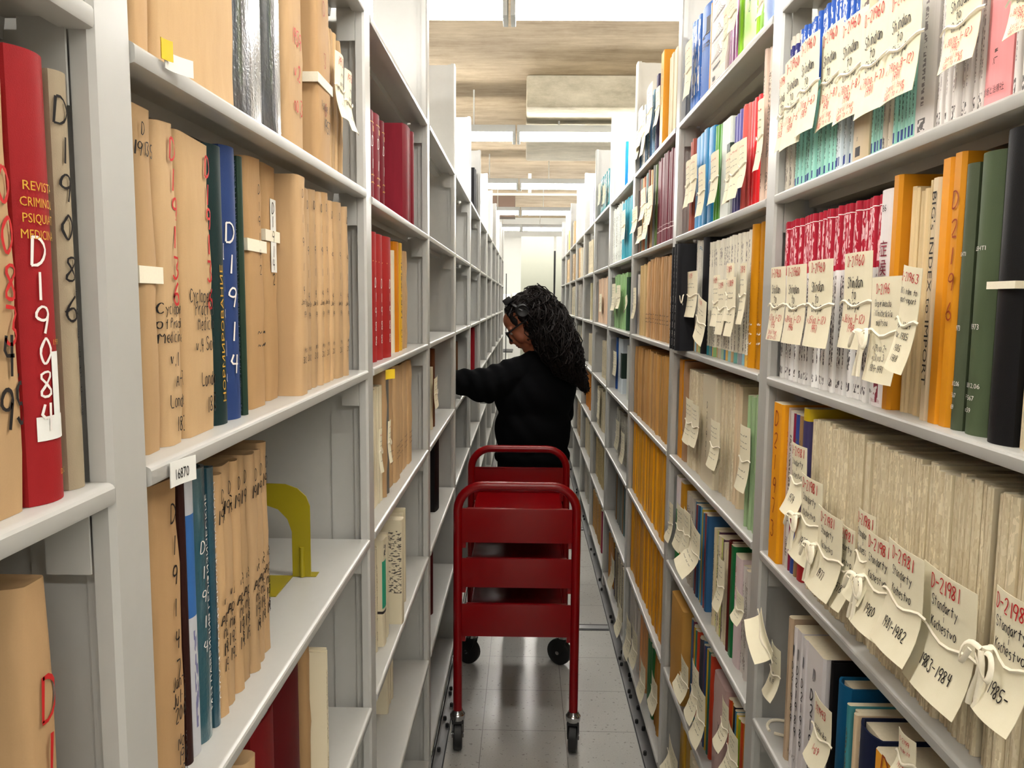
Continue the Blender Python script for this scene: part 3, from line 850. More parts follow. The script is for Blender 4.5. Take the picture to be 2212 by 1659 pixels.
link('hoodie', blob(bm, .0085, 4, disp=wr), person, [M['cloth']])
bm = bmesh.new(); ball(bm, (.043, 3.74, .84), (.168, .13, .10), seg=24)
for s in (-1, 1): limb(bm, [(LEG[s][0], .095), (LEG[s][1], .07), (LEG[s][2], .058)])
link('trousers', blob(bm, .010, 5), person, [M['trouser']])
M['shoe'] = simple('brown_leather', (74, 50, 36), .5)
for s in (-1, 1):
    bm = bmesh.new(); x, y = LEG[s][2][0], LEG[s][2][1]
    ball(bm, (x, y - .02, .05), (.042, .06, .05)); ball(bm, (x - .03, y + .07, .04), (.045, .1, .036)); box(bm, x - .05, x + .04, y - .085, y + .15, .002, .022)
    link('shoe', blob(bm, .007, 5), person, [M['shoe']])
# hair: a soft mass with loose curls over it
CH_ = [(-.012, 3.725, 1.575, .055), (.04, 3.73, 1.565, .078), (.095, 3.69, 1.495, .09), (.15, 3.65, 1.39, .085), (.202, 3.63, 1.296, .066), (.25, 3.62, 1.235, .026), (.288, 3.61, 1.18, .006)]
bm = bmesh.new(); hb(bm, (-.028, 0, .035), (.093, .087, .088), 28); hb(bm, (.004, 0, .08), (.058, .07, .042), 24)
for s in (-1, 1): hb(bm, (-.035, .05 * s, -.01), (.045, .042, .06))
limb(bm, [(Vector(c[:3]), max(.012, c[3] * .86)) for c in CH_])
def frizz(co, n):
    return n * (.007 * math.sin(co.z * 70 + co.x * 40) * math.sin(co.y * 60 + co.z * 30) + .005 * math.sin(co.x * 120 + co.z * 90))
hair = link('hair', blob(bm, .009, 2, disp=frizz), person, [M['hair']])
bm = bmesh.new(); rnd = random.Random(11)
def chain(s):
    s = max(0, min(.9999, s)) * (len(CH_) - 1); i = int(s); f = s - i; a, b = CH_[i], CH_[i + 1]
    return Vector([a[j] + (b[j] - a[j]) * f for j in range(3)]), a[3] + (b[3] - a[3]) * f
for k in range(640):
    ang = rnd.uniform(0, 2 * math.pi); s0 = rnd.uniform(0, .7); s1 = min(1.12, s0 + rnd.uniform(.25, .6)); ph = rnd.uniform(0, 6.3); fr = rnd.uniform(9, 16); amp = rnd.uniform(.006, .017)
    lift = rnd.uniform(.9, 1.16); pts = []
    for i in range(16):
        s = s0 + (s1 - s0) * i / 15; c, r = chain(s)
        d = (chain(s + .02)[0] - chain(s - .02)[0]).normalized(); a = d.cross(Vector((0, 1, 0))).normalized(); b = d.cross(a)
        q = ang + .35 * math.sin(ph + i * .4)
        p = c + (a * math.cos(q) + b * math.sin(q)) * r * lift * (1 + .12 * max(0, s - .7))
        p += (a * math.cos(ph + fr * i * .09) + b * math.sin(ph + fr * i * .09)) * amp + d * amp * math.sin(ph + fr * i * .12)
        if s > 1: p += d * (s - 1) * .3
        pts.append(p)
    tube(bm, pts, [.0032 * (1 - .75 * i / 15) for i in range(16)], 4, cap=False)
for k in range(160):          # crown curls
    th = rnd.uniform(-1.4, 1.4); ph2 = rnd.uniform(.75, 2.3); base = Vector((-.025 + .105 * math.cos(ph2), .092 * math.sin(th), .04 + .098 * math.sin(ph2) * math.cos(th)))
    pts = []; ph = rnd.uniform(0, 6)
    for i in range(10):
        u = ph2 + i * .12; pts.append(hp(-.025 + .098 * math.cos(u) + .006 * math.sin(ph + i * 1.3), .092 * math.sin(th) + .006 * math.cos(ph + i * 1.1), .035 + .096 * max(-.2, math.sin(u)) * math.cos(th) + .006 * math.sin(ph * 2 + i)))
    tube(bm, pts, [.003 * (1 - .7 * i / 9) for i in range(10)], 4, cap=False)
link('curls', mesh(bm), hair, [M['hair']])
# glasses
bm = bmesh.new()
for s in (-1, 1):
    c = [(.103, s * (.035 + .031 * math.copysign(abs(math.cos(a)) ** .6, math.cos(a))), -.003 + .024 * math.copysign(abs(math.sin(a)) ** .6, math.sin(a))) for a in (2 * math.pi * i / 20 for i in range(20))]
    tube(bm, [hp(*q) for q in c], .004, 6, closed=True)
    tube(bm, [hp(.103, s * .064, .012), hp(.088, s * .074, .014), hp(.03, s * .079, .016), hp(-.01, s * .081, .012)], .0042, 6)
tube(bm, [hp(.1, -.008, .006), hp(.103, 0, .008), hp(.1, .008, .006)], .0028, 6)
gl = link('glasses', mesh(bm), person, [M['plast']])
bm = bmesh.new()
for s in (-1, 1):
    ring = [bm.verts.new(hp(.103, s * (.035 + .03 * math.copysign(abs(math.cos(a)) ** .6, math.cos(a))), -.003 + .023 * math.copysign(abs(math.sin(a)) ** .6, math.sin(a)))) for a in (2 * math.pi * i / 20 for i in range(20))]
    bm.faces.new(ring)
link('lens', mesh(bm), gl, [M['lens']])
# headphones
hpn = bpy.data.objects.new('headphones', None); COL.objects.link(hpn); hpn.parent = person
bm = bmesh.new()
tube(bm, [hp(-.016 + .03 * math.sin(a), .092 * math.cos(a), .06 + .072 * math.sin(a)) for a in (math.pi * i / 18 for i in range(19))], .008, 8, flat=.5)
link('headband', mesh(bm), hpn, [M['plast']])
for s in (-1, 1):
    bm = bmesh.new(); prof = [(.012, -.014), (.03, -.013), (.034, -.007), (.034, .005), (.03, .012), (.026, .014), (.019, .011)]
    lathe(bm, prof, (0, 0, 0), 22, 'y')
    q = HR.to_4x4(); q.translation = hp(-.016, s * .084, .058)
    bm.transform(q); link('ear_cup', mesh(bm), hpn, [M['plast']])
bm = bmesh.new(); q = HR.to_4x4(); q.translation = hp(.014, .04, .132)
box(bm, -.02, .02, -.03, .04, -.012, .016, bev=.005); bm.transform(q); link('hair_clip', mesh(bm), hpn, [M['plast']])
ROWS=[
('L', 0, 2, 0.012, 'shelf closest to the camera',[
 {'k':'wrap', 'a':0.3944, 'b':0.4749, 'n':1, 'h':0.255, 'd':'thick kraft-wrapped volume marked 083 1948-1950', 'c':(200, 164, 118), 't':'l0a'},
 {'k':'bound', 'a':0.4755, 'b':0.5118, 'n':1, 'h':0.278, 'd':'red cloth bound volume with gold title and white corner label', 'i':0.008, 'c':(172, 38, 42), 't':'l0b'},
 {'k':'bound', 'a':0.5197, 'b':0.555, 'n':1, 'h':0.276, 'd':'drab beige bound volume marked D-19086 with small vertical characters', 'i':0.012, 'c':(176, 160, 134), 't':'l0c'},
]),
('L', 0, 3, 0.02, 'lowest shelf by the camera',[
 {'k':'wrap', 'a':0.4645, 'b':0.5041, 'n':1, 'h':0.272, 'd':'kraft-wrapped volume marked D190 in red beside an empty gap', 'c':(192, 154, 108), 't':'l0d'},
]),
('L', 1, 1, 0.02, 'upper shelf, parcel bay',[
 {'k':'wrap', 'a':0.6411, 'b':0.6788, 'n':1, 'h':0.27, 'd':'kraft parcel half hidden behind the first post, upper shelf', 'c':(200, 164, 118)},
 {'k':'wrap', 'a':0.6794, 'b':0.871, 'n':1, 'h':0.285, 'd':'large pale kraft parcel with red number ending 20', 'c':(208, 174, 128), 't':'l1a'},
 {'k':'plas', 'a':0.8754, 'b':0.9824, 'n':1, 'h':0.29, 'd':'black pebbled bound volume in a clear plastic jacket, the wider of two', 'c':(52, 54, 56)},
 {'k':'plas', 'a':0.983, 'b':1.0506, 'n':1, 'h':0.29, 'd':'black pebbled bound volume in a clear plastic jacket, the narrower of two', 'c':(58, 60, 62)},
 {'k':'wrap', 'a':1.0548, 'b':1.1346, 'n':1, 'h':0.29, 'd':'kraft-wrapped volume marked 1959 v.2 in red', 'c':(200, 164, 118), 't':'l1b'},
 {'k':'wrap', 'a':1.175, 'b':1.2578, 'n':1, 'h':0.25, 'd':'kraft volume marked Volume II 1957 with a white paper band', 'i':0.012, 'c':(192, 154, 108), 't':'l1c', 'band':(0.45, 'w')},
 {'k':'wrap', 'a':1.2921, 'b':1.4012, 'n':6, 'h':0.235, 'd':'thin kraft folder in the tagged set beside the post', 'c':(208, 174, 128)},
]),
('L', 1, 2, 0.02, 'eye-level shelf, parcel bay',[
 {'k':'wrap', 'a':0.6366, 'b':0.6741, 'n':1, 'h':0.284, 'd':'slim kraft folder marked D 19135 with a white band', 'c':(200, 164, 118), 't':'l1d', 'band':(0.5, 'w')},
 {'k':'wrap', 'a':0.6747, 'b':0.7176, 'n':1, 'h':0.281, 'd':'kraft volume marked D19136 v.1 A-E London 1833', 'c':(208, 174, 128), 't':'l1e'},
 {'k':'wrap', 'a':0.7182, 'b':0.7926, 'n':1, 'h':0.279, 'd':'kraft volume marked D19136 v.4 London 1833', 'c':(208, 174, 128), 't':'l1f'},
 {'k':'bound', 'a':0.7932, 'b':0.8329, 'n':1, 'h':0.283, 'd':'dark green bound volume beside the blue one, eye-level shelf', 'c':(30, 52, 52), 't':'l1g'},
 {'k':'bound', 'a':0.8335, 'b':0.8717, 'n':1, 'h':0.289, 'd':'blue bound volume with white Cyrillic title', 'c':(50, 72, 124), 't':'l1h'},
 {'k':'bound', 'a':0.8723, 'b':0.8864, 'n':1, 'h':0.284, 'd':'very thin dark green volume beside the blue one', 'c':(40, 60, 48)},
 {'k':'wrap', 'a':0.9108, 'b':0.9734, 'n':1, 'h':0.294, 'd':'kraft parcel marked D19142 with white cotton band', 'i':0.028, 'c':(192, 154, 108), 't':'l1i', 'band':(0.63, 'w')},
 {'k':'wrap', 'a':0.9934, 'b':1.0465, 'n':1, 'h':0.298, 'd':'kraft parcel with a white number label and band', 'i':0.034, 'c':(192, 154, 108), 't':'l1j', 'band':(0.68, 'w')},
 {'k':'wrap', 'a':1.0506, 'b':1.0939, 'n':1, 'h':0.293, 'd':'tallest kraft volume of the D1914 set with its cover showing', 'i':0.008, 'c':(200, 164, 118), 't':'kset'},
 {'k':'wrap', 'a':1.1109, 'b':1.3726, 'n':7, 'h':0.293, 'd':'kraft volume of the D1914 set', 'i':0.012, 'c':(200, 164, 118), 't':'kset'},
]),
('L', 1, 3, 0.03, 'half-empty shelf, parcel bay',[
 {'k':'wrap', 'a':0.6581, 'b':0.7215, 'n':1, 'h':0.29, 'd':'kraft volume marked D19147 Jan-Jul 2000', 'c':(192, 154, 108), 't':'l1k'},
 {'k':'bound', 'a':0.7221, 'b':0.7346, 'n':1, 'h':0.285, 'd':'thin dark brown bound volume with a worn spine', 'c':(52, 26, 22)},
 {'k':'pam', 'a':0.7352, 'b':0.7548, 'n':1, 'h':0.285, 'd':'white paperback with a blue panel', 'c':(206, 208, 214), 's':'bluewhite'},
 {'k':'plas', 'a':0.7554, 'b':0.7901, 'n':1, 'h':0.285, 'd':'teal bound volume with a white Cyrillic title', 'c':(40, 84, 96), 't':'l1m'},
 {'k':'plas', 'a':0.7907, 'b':0.8059, 'n':1, 'h':0.28, 'd':'slimmer teal bound volume leaning on the kraft set', 'c':(34, 76, 92), 't':'l1n'},
 {'k':'wrap', 'a':0.8065, 'b':0.992, 'n':7, 'h':0.275, 'd':'kraft volume of the D1915 set', 'c':(200, 164, 118), 't':'k1915'},
]),
('L', 1, 4, 0.02, 'low shelf, parcel bay',[
 {'k':'pam', 'a':0.8069, 'b':0.841, 'n':1, 'h':0.22, 'd':'white pamphlet with black print at the end of the low shelf', 'c':(232, 228, 220), 's':'marks'},
 {'k':'wrap', 'a':0.8416, 'b':0.8813, 'n':1, 'h':0.26, 'd':'kraft volume beside the white pamphlet, low shelf', 'c':(208, 174, 128)},
 {'k':'bound', 'a':0.8819, 'b':0.965, 'n':1, 'h':0.28, 'd':'red bound volume beside the wide maroon one, low shelf', 'c':(122, 22, 26)},
 {'k':'bound', 'a':0.9988, 'b':1.1138, 'n':1, 'h':0.285, 'd':'wide maroon bound volume on the low shelf', 'i':0.03, 'c':(92, 12, 18)},
 {'k':'wrap', 'a':1.1862, 'b':1.2206, 'n':1, 'h':0.26, 'd':'thin kraft volume beside the tied cream pamphlets', 'i':0.05, 'c':(192, 154, 108)},
 {'k':'pam', 'a':1.2212, 'b':1.2372, 'n':4, 'h':0.225, 'd':'cream pamphlet in the tied set on the low shelf', 'c':(226, 214, 184), 's':'marks', 'band1':0.5},
]),
('L', 2, 0, 0.02, 'top shelf, second parcel bay',[
 {'k':'plas', 'a':1.6015, 'b':1.6846, 'n':1, 'h':0.22, 'd':'grey plastic-wrapped binder on the top shelf', 'c':(120, 116, 118)},
]),
('L', 2, 1, 0.02, 'maroon shelf',[
 {'k':'bound', 'a':1.6111, 'b':1.6656, 'n':1, 'h':0.184, 'd':'maroon bound volume with gilt title, first from the camera', 'c':(122, 32, 44), 't':'gilt'},
 {'k':'bound', 'a':1.6707, 'b':1.7376, 'n':1, 'h':0.19, 'd':'maroon bound volume with gilt title, second from the camera', 'c':(126, 34, 46), 't':'gilt'},
 {'k':'bound', 'a':1.7991, 'b':1.8435, 'n':1, 'h':0.202, 'd':'maroon bound volume with gilt title, third from the camera', 'i':0.03, 'c':(120, 30, 42), 't':'gilt'},
 {'k':'bound', 'a':1.9544, 'b':2.0326, 'n':1, 'h':0.229, 'd':'maroon volume standing forward with its broad cover showing', 'i':0.0, 'c':(128, 28, 42)},
 {'k':'bound', 'a':2.0687, 'b':2.1463, 'n':2, 'h':0.245, 'd':'thin maroon volume at the end of the maroon set', 'i':0.004, 'c':(126, 26, 40)},
]),
('L', 2, 2, 0.02, 'red shelf',[
 {'k':'bound', 'a':1.6229, 'b':1.687, 'n':1, 'h':0.269, 'd':'red bound volume marked D1988, first from the camera', 'c':(172, 40, 40), 't':'d1988'},
 {'k':'bound', 'a':1.6876, 'b':1.7592, 'n':1, 'h':0.269, 'd':'red bound volume marked D1988, second from the camera', 'c':(172, 42, 42), 't':'d1988'},
 {'k':'bound', 'a':1.7598, 'b':1.8492, 'n':1, 'h':0.27, 'd':'red bound volume marked D1988, third from the camera', 'i':0.016, 'c':(176, 38, 38), 't':'d1988'},
 {'k':'pam', 'a':1.9402, 'b':1.9609, 'n':1, 'h':0.25, 'd':'thin cream pamphlet beside the red volumes', 'i':0.03, 'c':(226, 214, 184)},
 {'k':'bound', 'a':1.9615, 'b':2.0153, 'n':1, 'h':0.273, 'd':'orange bound volume beside the red volumes', 'i':0.026, 'c':(214, 130, 20)},
 {'k':'pam', 'a':2.0227, 'b':2.061, 'n':1, 'h':0.274, 'd':'yellow spiral-bound booklet', 'i':0.026, 'c':(230, 176, 30), 's':'marks'},
 {'k':'wrap', 'a':2.0949, 'b':2.169, 'n':2, 'h':0.263, 'd':'thin kraft booklet after the yellow one', 'i':0.03, 'c':(200, 164, 118)},
]),
('L', 2, 3, 0.025, 'slip-tagged shelf, second parcel bay',[
 {'k':'pam', 'a':1.6534, 'b':1.7687, 'n':5, 'h':0.268, 'd':'cream pamphlet in the tied pair of bundles', 'c':(226, 214, 184)},
 {'k':'wrap', 'a':1.7746, 'b':1.8047, 'n':1, 'h':0.296, 'd':'slim kraft folder behind the cream pamphlets', 'c':(192, 154, 108)},
 {'k':'bound', 'a':1.8053, 'b':1.8485, 'n':1, 'h':0.296, 'd':'grey clothbound volume among the kraft ones', 'c':(112, 110, 104), 's':'marks'},
 {'k':'wrap', 'a':1.8549, 'b':2.2178, 'n':5, 'h':0.296, 'd':'kraft volume with faint ink dates', 'c':(200, 164, 118), 't':'dates'},
]),
('L', 2, 4, 0.03, 'white pamphlet shelf',[
 {'k':'pam', 'a':1.6796, 'b':1.7288, 'n':3, 'h':0.24, 'd':'cream pamphlet at the near end', 'c':(214, 202, 172), 's':'marks'},
 {'k':'pam', 'a':1.7294, 'b':1.7693, 'n':1, 'h':0.25, 'd':'cream pamphlet with a green cover panel', 'i':0.022, 'c':(226, 214, 184), 's':'greenpanel'},
 {'k':'pam', 'a':1.7785, 'b':1.8095, 'n':2, 'h':0.25, 'd':'thin cream pamphlet beside the green panel', 'i':0.022, 'c':(226, 214, 184)},
 {'k':'pam', 'a':1.8578, 'b':1.8943, 'n':1, 'h':0.26, 'd':'white pamphlet standing forward with a printed cover', 'i':0.0, 'c':(226, 214, 184), 's':'coverprint'},
 {'k':'pam', 'a':1.9801, 'b':2.02, 'n':2, 'h':0.25, 'd':'thin cream pamphlet after the printed cover', 'i':0.012, 'c':(214, 202, 172)},
]),
('L', 2, 5, 0.07, 'lowest stocked shelf, second parcel bay',[
 {'k':'pam', 'a':2.0448, 'b':2.1493, 'n':4, 'h':0.25, 'd':'cream pamphlet mostly hidden under the shelf above', 'c':(226, 214, 184)},
]),
('L', 3, 3, 0.03, 'third parcel bay',[
 {'k':'pam', 'a':2.7434, 'b':2.7734, 'n':1, 'h':0.22, 'd':'pale thin booklet leaning beside the brown volume', 'c':(214, 202, 172)},
 {'k':'bound', 'a':2.7958, 'b':2.8458, 'n':1, 'h':0.28, 'd':'brown bound volume in the third parcel bay', 'c':(96, 52, 24)},
]),
('L', 3, 4, 0.03, 'third parcel bay',[
 {'k':'bound', 'a':2.887, 'b':2.9995, 'n':1, 'h':0.275, 'd':'black bound volume standing alone', 'i':0.03, 'c':(22, 18, 20)},
]),
('L', 3, 5, 0.03, 'third parcel bay',[
 {'k':'bound', 'a':2.7266, 'b':2.7766, 'n':1, 'h':0.26, 'd':'small dark maroon volume on the low shelf', 'c':(80, 20, 22)},
]),
('L', 4, 3, 0.04, 'fourth parcel bay',[
 {'k':'bound', 'a':3.893, 'b':3.943, 'n':1, 'h':0.25, 'd':'brown volume tucked behind the post', 'c':(104, 70, 46)},
]),
('L', 5, 0, 0.02, 'fifth parcel bay',[
 {'k':'bound', 'a':4.9315, 'b':5.1715, 'n':8, 'h':0.29, 'd':'black binder on the top shelf', 'c':(34, 34, 38)},
]),
('L', 5, 3, 0.03, 'fifth parcel bay',[
 {'k':'bound', 'a':5.046, 'b':5.106, 'n':1, 'h':0.28, 'd':'red bound volume standing alone on a bare shelf', 'c':(150, 20, 32)},
]),
('L', 7, 3, 0.03, 'seventh parcel bay',[
 {'k':'bound', 'a':7.185, 'b':7.255, 'n':1, 'h':0.27, 'd':'tan bound volume standing alone', 'c':(150, 116, 72)},
]),
('R', 1, 1, 0.012, 'upper shelf, near tied-journal bay',[
 {'k':'jour', 'a':1.417, 'b':1.3711, 'n':5, 'h':0.263, 'd':'cream journal with navy head', 'c':(206, 200, 186), 's':'j0c'},
 {'k':'jour', 'a':1.3705, 'b':1.1874, 'n':17, 'h':0.259, 'd':'mint journal with blue head', 'c':(164, 224, 210), 's':'j0'},
 {'k':'jour', 'a':1.1868, 'b':1.1309, 'n':6, 'h':0.285, 'd':'pale blue journal with blue head', 'c':(214, 226, 232), 's':'j0'},
 {'k':'jour', 'a':1.1303, 'b':1.0797, 'n':1, 'h':0.285, 'd':'wide tan journal with a black mark at its foot', 'c':(214, 194, 160), 's':'j0t', 't':'j0k'},
 {'k':'jour', 'a':1.0791, 'b':1.041, 'n':4, 'h':0.285, 'd':'mint journal after the wide tan one', 'c':(168, 226, 212), 's':'j0'},
 {'k':'jour', 'a':1.0404, 'b':1.015, 'n':2, 'h':0.285, 'd':'cream journal between mint ones', 'c':(216, 206, 188), 's':'j0p'},
 {'k':'jour', 'a':1.0144, 'b':0.9555, 'n':6, 'h':0.285, 'd':'mint journal beside the white block', 'c':(164, 224, 210), 's':'j0'},
 {'k':'jour', 'a':0.9549, 'b':0.9128, 'n':1, 'h':0.285, 'd':'wide white journal with a small figure at its foot', 'c':(232, 226, 222), 's':'j0p'},
 {'k':'jour', 'a':0.9122, 'b':0.815, 'n':11, 'h':0.285, 'd':'white journal before the pink one', 'c':(232, 226, 222), 's':'j0p'},
 {'k':'jour', 'a':0.8144, 'b':0.7716, 'n':1, 'h':0.285, 'd':'wide pink journal with black characters', 'c':(236, 150, 152), 's':'j0k', 't':'pink'},
 {'k':'jour', 'a':0.771, 'b':0.6726, 'n':10, 'h':0.285, 'd':'white journal after the pink one', 'c':(230, 224, 220), 's':'j0p'},
]),
('R', 1, 2, 0.012, 'red-capped journal shelf',[
 {'k':'jour', 'a':1.4187, 'b':1.0285, 'n':34, 'h':0.27, 'd':'thin white journal with red cap', 'c':(236, 234, 232), 's':'red'},
 {'k':'jour', 'a':1.0279, 'b':0.9951, 'n':1, 'h':0.272, 'd':'wide white journal with maroon characters', 'c':(236, 230, 230), 's':'wtitle', 't':'w86'},
 {'k':'fold', 'a':0.9945, 'b':0.9746, 'n':1, 'h':0.285, 'd':'orange envelope folder beside the cream journals', 'i':0.012, 'c':(224, 148, 20)},
 {'k':'jour', 'a':0.974, 'b':0.9165, 'n':7, 'h':0.27, 'd':'cream journal with a bare glued spine', 'i':0.02, 'c':(230, 206, 160), 's':'plain'},
 {'k':'jour', 'a':0.8994, 'b':0.8817, 'n':1, 'h':0.268, 'd':'tan index volume with a black title down its spine', 'c':(214, 196, 164), 's':'plain', 't':'bigs'},
 {'k':'fold', 'a':0.8811, 'b':0.8583, 'n':1, 'h':0.285, 'd':'orange envelope folder, the narrower of two beside the green volumes', 'c':(224, 148, 20)},
 {'k':'fold', 'a':0.8577, 'b':0.837, 'n':1, 'h':0.287, 'd':'orange envelope folder marked D2196 beside the green volumes', 'c':(224, 148, 20), 't':'d2196'},
 {'k':'bound', 'a':0.8364, 'b':0.8144, 'n':1, 'h':0.272, 'd':'thinner green bound volume dated 1973', 'c':(88, 98, 76), 't':'green'},
 {'k':'bound', 'a':0.8138, 'b':0.7758, 'n':1, 'h':0.278, 'd':'wider green bound volume dated 1973', 'c':(84, 98, 72), 't':'green'},
 {'k':'bound', 'a':0.7646, 'b':0.7248, 'n':1, 'h':0.29, 'd':'black bound volume tied with a white tape', 'i':0.006, 'c':(24, 24, 26), 'band':(0.5, 't')},
 {'k':'pam', 'a':0.7242, 'b':0.6636, 'n':5, 'h':0.25, 'd':'cream pamphlet at the camera end', 'c':(214, 202, 172), 's':'rough'},
]),
('R', 1, 3, 0.014, 'sagging cream journal shelf',[
 {'k':'fold', 'a':1.3902, 'b':1.3402, 'n':1, 'h':0.279, 'd':'orange envelope folder marked D21973', 'i':0.004, 'c':(238, 160, 24), 't':'d21973'},
 {'k':'pam', 'a':1.3396, 'b':1.3356, 'n':1, 'h':0.275, 'd':'pinkish pamphlet marked D22197', 'c':(222, 196, 180), 's':'plain', 't':'d22197'},
 {'k':'pam', 'a':1.335, 'b':1.3163, 'n':1, 'h':0.271, 'd':'white booklet with a sideways black title', 'c':(222, 214, 206), 's':'marks'},
 {'k':'pam', 'a':1.3157, 'b':1.3073, 'n':1, 'h':0.269, 'd':'thin magenta booklet', 'c':(150, 36, 72)},
 {'k':'pam', 'a':1.3067, 'b':1.2896, 'n':1, 'h':0.269, 'd':'blue booklet with pale print', 'c':(44, 72, 150), 's':'marks'},
 {'k':'pam', 'a':1.289, 'b':1.2745, 'n':1, 'h':0.269, 'd':'tan booklet beside the navy one', 'c':(158, 122, 84), 's':'marks'},
 {'k':'pam', 'a':1.2739, 'b':1.2495, 'n':1, 'h':0.284, 'd':'navy booklet with a red foot', 'c':(62, 56, 104), 's':'navyred'},
 {'k':'jour', 'a':1.2445, 'b':0.7573, 'n':44, 'h':0.278, 'd':'untrimmed cream standards journal', 'c':(238, 225, 194), 's':'rough'},
 {'k':'jour', 'a':0.7567, 'b':0.7527, 'n':1, 'h':0.235, 'd':'short dark brown journal among the cream ones', 'i':0.03, 'c':(92, 62, 44), 's':'plain'},
 {'k':'jour', 'a':0.7485, 'b':0.5783, 'n':16, 'h':0.277, 'd':'untrimmed cream standards journal after the brown one', 'c':(234, 220, 190), 's':'rough'},
]),
('R', 1, 4, 0.014, 'low shelf, near tied-journal bay',[
 {'k':'pam', 'a':1.2956, 'b':1.2778, 'n':1, 'h':0.25, 'd':'tan pamphlet with a hanging slip', 'c':(206, 180, 150), 's':'plain'},
 {'k':'vol', 'a':1.2674, 'b':1.2525, 'n':1, 'h':0.245, 'd':'thinnest white volume of the taped white set', 'c':(226, 220, 220), 't':'v1'},
 {'k':'vol', 'a':1.2519, 'b':1.2256, 'n':1, 'h':0.247, 'd':'second white volume of the taped white set', 'c':(228, 222, 222), 't':'v2'},
 {'k':'vol', 'a':1.225, 'b':1.2037, 'n':1, 'h':0.245, 'd':'third white volume of the taped white set', 'c':(226, 220, 222), 't':'v4'},
 {'k':'vol', 'a':1.2031, 'b':1.1339, 'n':1, 'h':0.247, 'd':'widest white volume of the taped white set', 'c':(230, 224, 224), 't':'v5'},
 {'k':'bound', 'a':1.1267, 'b':1.1166, 'n':1, 'h':0.25, 'd':'thin black volume beside the white set', 'i':0.02, 'c':(24, 22, 24)},
 {'k':'bound', 'a':1.1068, 'b':1.0661, 'n':1, 'h':0.235, 'd':'teal-blue bound volume behind a slip', 'i':0.02, 'c':(24, 96, 140)},
 {'k':'pam', 'a':1.0506, 'b':1.0403, 'n':1, 'h':0.225, 'd':'turquoise booklet with a white foot', 'c':(60, 140, 150), 's':'marks'},
 {'k':'pam', 'a':1.0397, 'b':1.0203, 'n':2, 'h':0.225, 'd':'peach booklet beside the navy volume', 'c':(222, 196, 160)},
 {'k':'bound', 'a':1.0197, 'b':0.9598, 'n':1, 'h':0.22, 'd':'navy bound volume marked D2199 in white', 'c':(28, 36, 66), 't':'navy'},
 {'k':'fold', 'a':0.9592, 'b':0.8939, 'n':1, 'h':0.215, 'd':'orange envelope folder marked D21-9', 'c':(236, 164, 36), 't':'d219'},
 {'k':'pam', 'a':0.8933, 'b':0.8536, 'n':3, 'h':0.2, 'd':'cream booklet behind a red-inked slip', 'c':(226, 214, 184), 's':'marks'},
 {'k':'bound', 'a':0.853, 'b':0.8351, 'n':1, 'h':0.2, 'd':'thin black volume at the camera end of the low shelf', 'c':(26, 26, 32)},
 {'k':'pam', 'a':0.8345, 'b':0.7648, 'n':5, 'h':0.19, 'd':'mixed pale booklet at the camera end of the low shelf', 'c':(200, 184, 120), 's':'marks'},
]),
('R', 1, 5, 0.02, 'bottom visible shelf, near tied-journal bay',[
 {'k':'pam', 'a':1.4363, 'b':1.3778, 'n':4, 'h':0.2, 'd':'cream booklet at the foot of the near bay', 'c':(214, 202, 172), 's':'marks'},
]),
('R', 2, 0, 0.014, 'top shelf, second journal bay',[
 {'k':'pam', 'a':2.2844, 'b':2.1737, 'n':3, 'h':0.25, 'd':'thin blue journal at the post end of the top shelf', 'c':(36, 104, 190), 's':'bw'},
 {'k':'bound', 'a':2.1678, 'b':2.0485, 'n':1, 'h':0.236, 'd':'blue volume with a big black J', 'c':(30, 104, 196), 't':'bigj'},
 {'k':'pam', 'a':2.0433, 'b':2.0278, 'n':1, 'h':0.22, 'd':'thin orange booklet beside the drawings box', 'c':(205, 130, 22)},
 {'k':'box', 'a':2.0272, 'b':1.8718, 'n':1, 'h':0.3, 'd':'pale journal box with line drawings on its end', 'c':(226, 214, 204), 's':'drawings'},
 {'k':'pam', 'a':1.8712, 'b':1.7731, 'n':4, 'h':0.27, 'd':'purple booklet behind slips', 'c':(178, 84, 160)},
 {'k':'jour', 'a':1.7725, 'b':1.7252, 'n':2, 'h':0.27, 'd':'thin green booklet', 'c':(140, 196, 40), 's':'plain'},
 {'k':'fold', 'a':1.7246, 'b':1.6263, 'n':1, 'h':0.275, 'd':'lime folder marked D21892', 'c':(158, 214, 36), 't':'lime'},
 {'k':'pam', 'a':1.6257, 'b':1.5835, 'n':3, 'h':0.25, 'd':'pale green booklet after the lime folder', 'c':(150, 200, 90), 's':'bw'},
 {'k':'fold', 'a':1.5829, 'b':1.5147, 'n':1, 'h':0.27, 'd':'lilac-blue folder at the camera end', 'c':(96, 136, 206)},
]),
('R', 2, 1, 0.014, 'colourful shelf, second journal bay',[
 {'k':'pam', 'a':2.2603, 'b':2.1972, 'n':3, 'h':0.255, 'd':'rust-red thin journal', 'c':(172, 72, 48)},
 {'k':'pam', 'a':2.1911, 'b':1.9786, 'n':4, 'h':0.245, 'd':'cyan journal', 'c':(22, 138, 196)},
 {'k':'pam', 'a':1.9736, 'b':1.8857, 'n':4, 'h':0.233, 'd':'green journal', 'c':(88, 168, 52)},
 {'k':'box', 'a':1.8812, 'b':1.8006, 'n':1, 'h':0.22, 'd':'white file box with a dark window', 'c':(206, 212, 204), 's':'window'},
 {'k':'pam', 'a':1.7965, 'b':1.7228, 'n':4, 'h':0.218, 'd':'violet journal', 'c':(92, 88, 160)},
 {'k':'pam', 'a':1.7222, 'b':1.6659, 'n':4, 'h':0.223, 'd':'pale red journal', 'c':(206, 90, 84)},
 {'k':'pam', 'a':1.6653, 'b':1.5716, 'n':4, 'h':0.221, 'd':'bright red journal', 'c':(214, 26, 34)},
